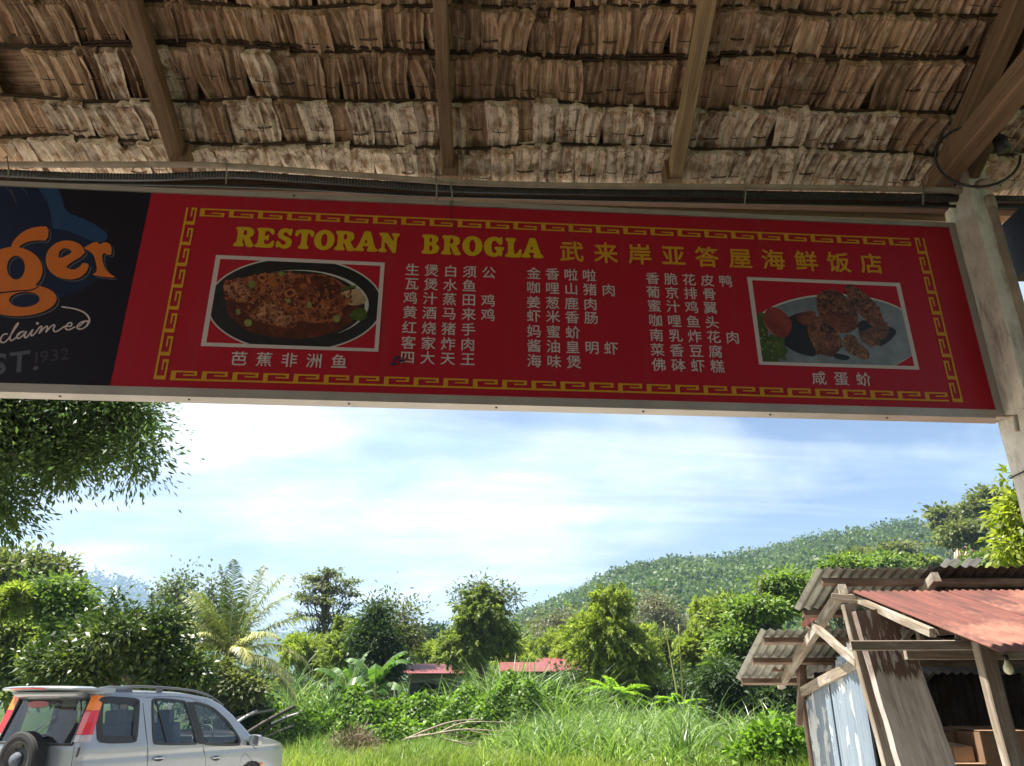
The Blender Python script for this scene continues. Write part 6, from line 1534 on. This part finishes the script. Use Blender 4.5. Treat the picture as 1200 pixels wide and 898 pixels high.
mb = MB(); a = P(257, 800, 33); mb.add([a, a+Vector((.95, .2, .06)), a+Vector((.95, 1.2, .22)), a+Vector((0, 1.2, .18)), a+Vector((0, 0, -.03)), a+Vector((.95, .2, .03)), a+Vector((.95, 1.2, .19)), a+Vector((0, 1.2, .15))], [(0, 1, 2, 3), (7, 6, 5, 4), (0, 4, 5, 1), (1, 5, 6, 2), (2, 6, 7, 3), (3, 7, 4, 0)]); tp_ = mb.build('canopy', M['tarp'])
ts_ = empty('blue_canopy', (a.x, a.y, 0), 'small blue plastic canopy under the coconut palm', 'canopy'); tp_.parent = ts_; tp_.location = (-a.x, -a.y, 0)
for dx, dy in ((.03, .05), (.9, .25), (.03, 1.1), (.9, 1.1)): mb = MB(); mb.tube([(dx, dy, 0), (dx, dy, a.z)], .02, 6); mb.build('pole', M['bark'], ts_)
# blue barrels and red crate deep in the shade
for k, (px, y0, y1, w_, mt_, nm, lab) in enumerate(((834, 828, 850, 5, 'bluep', 'plastic_barrel', 'faded blue barrel in the shade, the left one'), (850, 828, 846, 4, 'bluep', 'plastic_barrel', 'faded blue barrel in the shade, the right one'), (841, 826, 842, 4, 'redcloth', 'plastic_drum', 'dark red drum between two blue barrels in the shade'))):
    a = P(px, y0, 31); c_ = empty(nm, (a.x, 31, 0), lab, 'barrel', 'barrels in the shade'); r_ = w_/904*31/1.07/2*1.3
    mb = MB(); z1 = a.z; prf = [(0, r_*.92), (z1*.04, r_), (z1*.32, r_), (z1*.34, r_*1.05), (z1*.36, r_), (z1*.64, r_), (z1*.66, r_*1.05), (z1*.68, r_), (z1*.97, r_), (z1, r_*.93)]
    mb.tube([(0, 0, z) for z, _ in prf], [q for _, q in prf], 14); mb.build('drum_body', M[mt_], c_); mb = MB(); mb.tube([(r_*.4, 0, z1), (r_*.4, 0, z1+.03)], .04, 8); mb.build('bung', M['trim'], c_)

# ------------------------------------------------------------------ undergrowth height field and ground cover
def bump(x, y, cx, cy, rx, ry, h): q = ((x-cx)/rx)**2+((y-cy)/ry)**2; return h*np.maximum(0, 1-q)**.8
def X(px, D): return P(px, 823, D).x
MOUND = [(X(520, 29), 29.5, 3.2, 1.8, 1.35), (X(425, 28), 29, 2.0, 1.5, 1.35), (X(590, 29), 30, 2.2, 1.6, 1.75), (X(345, 29), 30, 2.6, 1.6, 1.0), (X(280, 29), 31, 2.4, 1.5, 1.1), (X(640, 30), 31, 2.4, 1.6, 1.5), (X(470, 27), 27.6, 1.6, .9, .75)]
def vh(x, y):
    z = np.zeros_like(x)
    for m in MOUND: z = np.maximum(z, bump(x, y, *m))
    return 1.2*z*(1+.16*np.sin(x*2.9+y*1.7)+.12*np.sin(x*5.3-y*2.2))
g = NG('creeper_mass_base'); M['vbase'] = g.bsdf((.02, .035, .008), 1)
gx = np.linspace(X(240, 29), X(700, 30), 90); gy = np.linspace(26, 33.5, 40); XX, YY = np.meshgrid(gx, gy, indexing='ij'); ZZ = vh(XX, YY)-.06
mb = MB(); mb.grid([(a, b, c) for a, b, c in zip(XX.ravel(), YY.ravel(), ZZ.ravel())], 90, 40, lc=None); cr = mb.build('creeper_mound', M['vbase']); cr['kind'] = 'stuff'
n = 52000; x = nr.uniform(gx[0], gx[-1], n); y = nr.uniform(26, 32.5, n); z = vh(x, y); k_ = z > .12; x, y, z = x[k_], y[k_], z[k_]; n = len(x)
nrmv = unit(np.stack([-(vh(x+.1, y)-vh(x-.1, y))/.2, -(vh(x, y+.1)-vh(x, y-.1))/.2, np.ones(n)], 1)+nr.normal(size=(n, 3))*.45)
V = leaves(np.stack([x, y, z+nr.random(n)*.10], 1), nr.normal(size=(n, 3))+np.array([0, -.4, -.5]), nrmv, .13*(.6+.8*nr.random(n)), .12*(.6+.8*nr.random(n)))
patch = .5+.5*np.sin(x*1.3+1)*np.sin(y*1.9+x*.6)
o = qmesh('creeper_leaves', V, None, np.clip(.25*patch+.75*nr.random(n), 0, 1), LM['vine'], cr); o['kind'] = 'stuff'
# blades: curved three-quad blades
def blades(name, x, y, z, H, W, lean, lm, kind='stuff', tone=None, seg=3, hook=.5):
    n = len(x); a = nr.random(n)*2*PI; d = np.stack([np.cos(a), np.sin(a), np.zeros(n)], 1); s = np.stack([-np.sin(a), np.cos(a), np.zeros(n)], 1)
    a2 = nr.random(n)*2*PI; s = np.stack([np.cos(a2), np.sin(a2), np.zeros(n)], 1)
    ln = lean*(.3+1.2*nr.random(n)); P0 = np.stack([x, y, z], 1); Vs = []; Ts = []; tone = np.clip(nr.random(n)*.8+.2*np.sin(x*1.7+y*.9)*np.sin(y*2.1-x*.5)+.1, 0, 1) if tone is None else tone
    prev = P0; pw = W*.7
    for i in range(1, seg+1):
        t = i/seg; h = H*(t-hook*ln*t**3*.6); o_ = H*ln*t**2
        p = P0+np.array([0, 0, 1])*h[:, None]+d*o_[:, None]; w_ = W*(1-t**1.6)+.002
        Vs.append(np.stack([prev-s*pw[:, None]/2 if hasattr(pw, '__len__') else prev-s*pw/2, prev+s*(pw[:, None] if hasattr(pw, '__len__') else pw)/2, p+s*w_[:, None]/2, p-s*w_[:, None]/2], 1)); Ts.append(np.clip(tone+.10*(t-.5), 0, 1)); prev = p; pw = w_
    o = qmesh(name, np.concatenate(Vs), None, np.concatenate(Ts), LM[lm]); o['kind'] = kind; return o
# short grass of the clearing
n = 60000; x = nr.uniform(-12, 14, n); y = nr.uniform(18, 30, n)**1.0; H = .16+.34*nr.random(n)+.12*np.sin(x*1.1+y)
k_ = (x > -7.5) | (y > 20)
blades('short_grass', x, y, np.full(n, -.02), H, np.full(n, .014), .5, 'lawn', tone=np.clip(.5+.3*np.sin(x*.9+y*1.3)+.25*nr.normal(size=n), 0, 1))
# mid-height grass and weeds at right
def field(name, n, xr, yr, hf, W, lean, lm, dens=None, tone=None, hook=.5):
    x = nr.uniform(*xr, n); y = nr.uniform(*yr, n)
    if dens is not None: k = nr.random(n) < dens(x, y); x, y = x[k], y[k]
    h = hf(x, y)*(.6+.6*nr.random(len(x))); return blades(name, x, y, np.full(len(x), -.02), h, W*(.7+.6*nr.random(len(x))), lean, lm, tone=None if tone is None else tone(x, y), hook=hook)
pxof = lambda x, y: 600+x/y*904*1.085
def hgt(x, y):
    p_ = pxof(x, y); base = np.interp(p_, [540, 600, 660, 740, 800, 900, 960], [.7, 1.2, 1.7, 1.45, 1.3, 1.35, 1.4]); return base*np.interp(y, [19, 23, 28, 34], [.50, .78, 1.0, 1.12])*(.78+.30*np.sin(x*3.1+y*1.3)*np.sin(y*2.7-x*1.1)+.12*np.sin(x*7.3+y*5))
field('tall_grass', 34000, (-1, 15), (20, 33), hgt, .048, .95, 'grass', dens=lambda x, y: np.clip((pxof(x, y)-545)/60, 0, 1)*np.where(pxof(x, y) < 985, 1, 0)*(.35+.65*(np.sin(x*2.3+y)*np.sin(y*1.7-x) > -.35)))
field('tall_grass', 9000, (-9, 0), (21, 27), lambda x, y: .45+.25*np.sin(x*2)+.2*np.sin(y*3+x), .016, .6, 'grass', dens=lambda x, y: np.where(pxof(x, y) > 360, .8, .1))
# reeds: broad arching blades standing over the creeper
def reeds(n, x0, x1, D0, D1, h0, h1, W=.065, lean=.8):
    x = []; y = []; h = []
    nc = max(3, n//26)
    for c in range(nc):
        D = nr.uniform(D0, D1); px = nr.uniform(x0, x1); cx2 = X(px, D); hh = nr.uniform(h0, h1); m = 26
        x.append(cx2+nr.normal(size=m)*.22); y.append(D+nr.normal(size=m)*.2); h.append(1.45*hh*(.6+.5*nr.random(m)))
    x = np.concatenate(x); y = np.concatenate(y); h = np.concatenate(h)
    blades('reed_clumps', x, y, np.zeros(len(x)), h, W*(.6+.7*nr.random(len(x))), lean, 'reed', seg=6, hook=.9)
reeds(900, 560, 640, 30.5, 33, 2.0, 3.0); reeds(500, 640, 700, 30.5, 33, 1.8, 2.5); reeds(1100, 650, 910, 27, 31, 1.15, 1.6, .05); reeds(360, 300, 360, 31, 33, 1.8, 2.7); reeds(420, 355, 400, 30.5, 32, 1.6, 2.6); reeds(90, 462, 480, 30.5, 31.5, 1.5, 1.9); reeds(500, 760, 935, 21, 26, 1.1, 1.7, .045)
field('dry_grass', 5200, (-6, 14), (20, 31), lambda x, y: .5*hgt(x, y)+.25, .018, .8, 'brownleaf', dens=lambda x, y: (np.sin(x*1.9+y*.7)*np.sin(y*1.3-x*.8) > .25)*.9*(pxof(x, y) < 980))
reeds(1400, 610, 960, 22, 30, .85, 1.45, .055, .95); reeds(200, 515, 560, 31, 33, 1.7, 2.3)
# leafy weeds with large rounded leaves beside the hut
T('leafy_weed', 915, 20, [(905, 850, 890, 26), (930, 842, 898, 20), (885, 872, 900, 22)], 'vine', .15, .13, 110, 16, .20, 'leafy weeds with rounded leaves growing beside the hut wall', 'weed', tr=.02, group=None)
T('leafy_weed', 700, 26, [(640, 858, 895, 40), (700, 862, 900, 50), (770, 868, 900, 50), (830, 864, 900, 40)], 'bright', .10, .07, 330, 34, .20, 'broadleaved weeds growing low among the tall grass', 'weed', tr=.02, group=None)
# ------------------------------------------------------------------ logs, dead branches, dry heap
M['log'] = wood('grey_log', (.13, .11, .09), (.34, .30, .26), rough=.95); M['log_w'] = wood('bleached_pole', (.42, .40, .36), (.62, .60, .56)); M['log_d'] = wood('dark_log', (.03, .025, .02), (.10, .08, .065)); M['deadw'] = wood('dead_branch', (.22, .165, .12), (.42, .34, .27))
for k, (a, b, r_, mt_, lab) in enumerate((((270, 852), (301, 833), .045, 'log_w', 'white pole leaning on the log pile beside the car mirror'), ((285, 862), (345, 828), .06, 'log_d', 'dark charred log lying topmost on the pile behind the car'), ((292, 858), (330, 836), .06, 'log', 'grey log in the middle of the pile behind the car'),
        ((297, 866), (338, 838), .05, 'log_d', 'dark thin log lowest in the pile behind the car'), ((318, 848), (350, 836), .03, 'log_w', 'thin bleached pole crossing the right end of the log pile'), ((278, 842), (322, 832), .045, 'log', 'short grey log at the back of the pile behind the car'), ((300, 870), (345, 850), .03, 'log', 'thin grey stick at the foot of the log pile'))):
    p0 = P(*a, 25.5+.15*k); p1 = P(*b, 26.5+.1*k); mb = MB(); mb.tube(poly([p0, p0.lerp(p1, .5)+Vector((0, 0, .03)), p1], .2), r_, 8); o = mb.build('log', M[mt_]); tagit(o, lab, 'log', 'logs piled behind the car')
db = empty('dead_branch', P(478, 870, 25.2), 'bare forked dead branches lying on the creepers in the middle', 'branch'); b0 = Vector(db.location)
for k, pts in enumerate((((473, 868), (500, 856), (530, 846), (560, 843)), ((490, 862), (515, 860), (540, 862), (562, 867)), ((475, 866), (505, 861), (545, 855), (595, 858)), ((515, 859), (540, 848), (575, 846), (608, 848)), ((505, 862), (530, 868), (560, 872), (578, 876)), ((530, 868), (550, 874), (572, 879)), ((545, 855), (570, 861), (590, 862)))):
    pl = [P(x_, y_, 25.2-.12*(k % 3)+.1*i)-b0 for i, (x_, y_) in enumerate(pts)]; pl = poly(pl, .15); mb = MB(); mb.tube(pl, [(.045 if k in (0, 2) else .03)*(1-.7*i/(len(pl)-1)) for i in range(len(pl))], 6); mb.build('branch', M['deadw'], db)
hp = tagit(empty('dry_brush_heap', gp(418, 25), 'heap of dry brown brush in the grass right of the car', 'brush heap')); 
n = 1500; d = rdir(n); d[:, 2] = abs(d[:, 2]); pos = d*np.array([.85, .7, .75])*nr.random((n, 1))**.5; V = leaves(pos+np.array([0, 0, .05]), nr.normal(size=(n, 3))+np.array([.3, 0, .3]), rdir(n), .35, .022); qmesh('brush', V, None, nr.random(n), LM['brown'], hp)['kind'] = 'stuff'
# ------------------------------------------------------------------ hills
def ridge_fn(pts, D):
    xs = np.array([P(a, 800, D).x for a, b in pts]); zs = np.array([P(a, b, D).z for a, b in pts]); return xs, zs
RD = 360.0
RPTS = [(540, 760), (590, 738), (620, 717), (660, 704), (700, 686), (740, 671), (790, 659), (840, 655), (890, 648), (940, 634), (1000, 625), (1060, 616), (1120, 612), (1180, 612), (1260, 618), (1400, 640), (1700, 700)]
rxs = np.array([P(a, b, RD).x for a, b in RPTS]); rzs = np.array([P(a, b, RD).z-4 for a, b in RPTS])
def hillz(x, y):
    zr_ = np.interp(x*RD/np.maximum(y, 1)*.6+x*.4, rxs, rzs, left=0, right=0); t = np.clip((y-110)/(RD-110), 0, 1); t2 = np.clip((y-RD)/260, 0, 1)
    s = t**1.15*(1.0)-(t2*t2*(3-2*t2)); und = 1+.13*np.sin(x*.035+y*.02)*np.sin(t*PI)+.07*np.sin(x*.09-y*.03)*np.sin(t*PI)
    return np.maximum(0, zr_)*s*und
gx = np.linspace(-60, 520, 120); gy = np.linspace(105, 620, 90); XX, YY = np.meshgrid(gx, gy, indexing='ij'); ZZ = hillz(XX, YY)-.1
g = NG('hill_soil'); v = g.coord('Object'); nn_ = g.noise(v, .03, 5); M['hillsoil'] = g.bsdf(g.ramp(nn_, [(.35, (.035, .06, .018)), (.7, (.06, .09, .026))]), 1)
mb = MB(); mb.grid(list(zip(XX.ravel(), YY.ravel(), ZZ.ravel())), 120, 90); o = mb.build('forest_hill', M['hillsoil']); o['kind'] = 'structure'
def forest(name, n, xr, yr, hz, size, lm, nl=34, dens=None, tone_shift=0, lf=.25):
    x = nr.uniform(*xr, n); y = nr.uniform(*yr, n)
    if dens is not None: k = dens(x, y); x, y = x[k], y[k]
    z = hz(x, y); n = len(x); s = size*(.55+1.0*nr.random(n)**2.2)*(1+.25*np.sin(x*.11)*np.sin(y*.07)); ct = np.clip(nr.random(n)*.55+.2+.28*np.sin(x*.05+1)*np.sin(y*.04)+.15*np.sin(x*.13)*np.sin(y*.09+2)+tone_shift, 0, 1)
    k = np.repeat(np.arange(n), nl); d = rdir(len(k)); d[:, 2] = abs(d[:, 2])*1.1-.15; d = d+nr.normal(size=d.shape)*.16
    C = np.stack([x, y, z+s*.75], 1); pos = C[k]+d*(s*.62)[k][:, None]*np.array([1, 1, .95]); l = s[k]*lf
    V = leaves(pos, rdir(len(k))+d*.2, unit(d)+.7*rdir(len(k)), l, l*.8); o = qmesh(name, V, None, np.clip(.6*ct[k]+.4*nr.random(len(k)), 0, 1), LM[lm]); o['kind'] = 'stuff'; return o
inv = lambda x, y: (hillz(x, y) > 1) & (x/y < .78) & (y < RD+14)
forest('hillside_forest', 21000, (-20, 330), (120, RD+14), hillz, 3.7, 'hill', 26, dens=inv)
forest('near_forest', 380, (-40, 90), (95, 150), lambda x, y: hillz(x, y)*0+0., 6.0, 'feather', 260, lf=.10, dens=lambda x, y: (x/y > -.06) & (x/y < .62))
forest('near_forest', 160, (-120, 40), (85, 150), lambda x, y: x*0, 4.0, 'hill', 200, lf=.11, dens=lambda x, y: (x/y > -.8) & (x/y < .0))
# bare orange earth scar
g = NG('orange_earth'); v = g.coord('Object'); M['scar'] = g.bsdf(g.ramp(g.noise(v, .3, 6), [(.35, (.34, .20, .11)), (.65, (.55, .36, .22))]), 1)
mb = MB(); pts = []
for i in range(14):
    for j in range(6):
        px = 1118+i*3.2; py = 640+j*4+2*math.sin(i*.9)+(3 if j == 5 else 0)*math.sin(i*2.1); p_ = P(px, py, 140-j*.8+1.2*math.sin(i*1.7+j)); pts.append(p_)
for i in range(14):
    for j in range(6): q = pts[i*6+j]; pts.append(q+Vector((0, 3, -1)))
mb.grid(pts[:84], 14, 6); o = mb.build('earth_slope', M['scar']); o['kind'] = 'structure'
# thin mast and pale trunks on the ridge
mb = MB(); a = P(708, 684, 340); mb.tube([a-Vector((0, 0, 4)), a+Vector((0, 0, 9))], .12, 5); o = mb.build('radio_mast', M['bark_pale']); tagit(o, 'hair thin radio mast standing on the hill ridge left of centre', 'mast')
# distant blue hill at the left
FD = 1900.0
LP = [(60, 700), (98, 686), (112, 684), (128, 687), (150, 690), (168, 697), (182, 708), (210, 722), (300, 740), (420, 745), (500, 742), (560, 735), (640, 742), (700, 770)]
lxs = np.array([P(a, b, FD).x for a, b in LP]); lzs = np.array([P(a, b, FD).z for a, b in LP])
def farz(x, y): zr_ = np.interp(x*FD/y, lxs, lzs, left=lzs[0], right=0); t = np.clip((y-1100)/(FD-1100), 0, 1); t2 = np.clip((y-FD)/500, 0, 1); return zr_*t*(1-t2)
gx = np.linspace(-1900, 500, 160); gy = np.linspace(1100, 2400, 40); XX, YY = np.meshgrid(gx, gy, indexing='ij'); ZZ = farz(XX, YY)*(1+.03*np.sin(XX*.02)+.02*np.sin(XX*.05))-1
mb = MB(); mb.grid(list(zip(XX.ravel(), YY.ravel(), ZZ.ravel())), 160, 40); o = mb.build('far_hill', M['hillsoil']); o['kind'] = 'structure'
forest('far_forest', 3000, (-1500, -500), (1500, FD+20), farz, 17, 'far', 16, dens=lambda x, y: (x/y > -.62) & (x/y < -.36))
forest('far_forest', 600, (-500, 200), (1500, FD+20), farz, 17, 'far', 14, dens=lambda x, y: (x/y > -.36) & (x/y < .1))
# ------------------------------------------------------------------ air
mb = MB(); mb.box((0, 1150, 125), (6500, 2420, 254)); hz = mb.build('haze', None); hz['kind'] = 'stuff'
m = bpy.data.materials.new('air'); m.use_nodes = True; t_ = m.node_tree; t_.nodes.clear(); oo = t_.nodes.new('ShaderNodeOutputMaterial'); pv = t_.nodes.new('ShaderNodeVolumePrincipled')
pv.inputs['Color'].default_value = (.50, .70, 1.0, 1); pv.inputs['Density'].default_value = .00028; pv.inputs['Anisotropy'].default_value = .2; t_.links.new(pv.outputs[0], oo.inputs['Volume']); hz.data.materials.append(m)
# ------------------------------------------------------------------ ground
def near_ground():
    g = NG('forecourt_gravel'); v = g.coord('Object'); n = g.noise(v, .8, 8, .65); f = g.noise(v, 40, 4)
    col = g.ramp(n, [(.3, (.42, .38, .32)), (.7, (.56, .52, .45))]); col = g.mix(g.ramp(f, [(.35, .3), (.6, 0)]), col, (.24, .22, .19))
    return g.bsdf(col, .95, 0, g.bump(f, .6, .01), .2)
M['gravel'] = near_ground()
g = NG('grassy_soil'); v = g.coord('Object'); n = g.noise(v, .35, 8, .6)
M['soil'] = g.bsdf(g.ramp(n, [(.3, (.030, .045, .012)), (.55, (.055, .085, .018)), (.8, (.09, .10, .03))]), 1.0, 0, g.bump(g.noise(v, 9, 5), .8, .05), .1)
mb = MB(); 
gx = [-6000, -1500, -400, -120, -60, 0, 60, 120, 400, 1500, 6000]
mb.grid([(x, y, -.02) for x in gx for y in gx], 11, 11, smooth=False, flip=False); o = mb.build('ground', M['soil']); o['kind'] = 'structure'
mb = MB(); mb.add([(-13, -9, -.005), (9, -9, -.005), (4.5, 17.5, -.005), (-13, 17.5, -.005)], [(0, 1, 2, 3)]); o = mb.build('forecourt', M['gravel']); o['kind'] = 'structure'  # unseen ground, coloured pale to bounce sunlight up under the eave
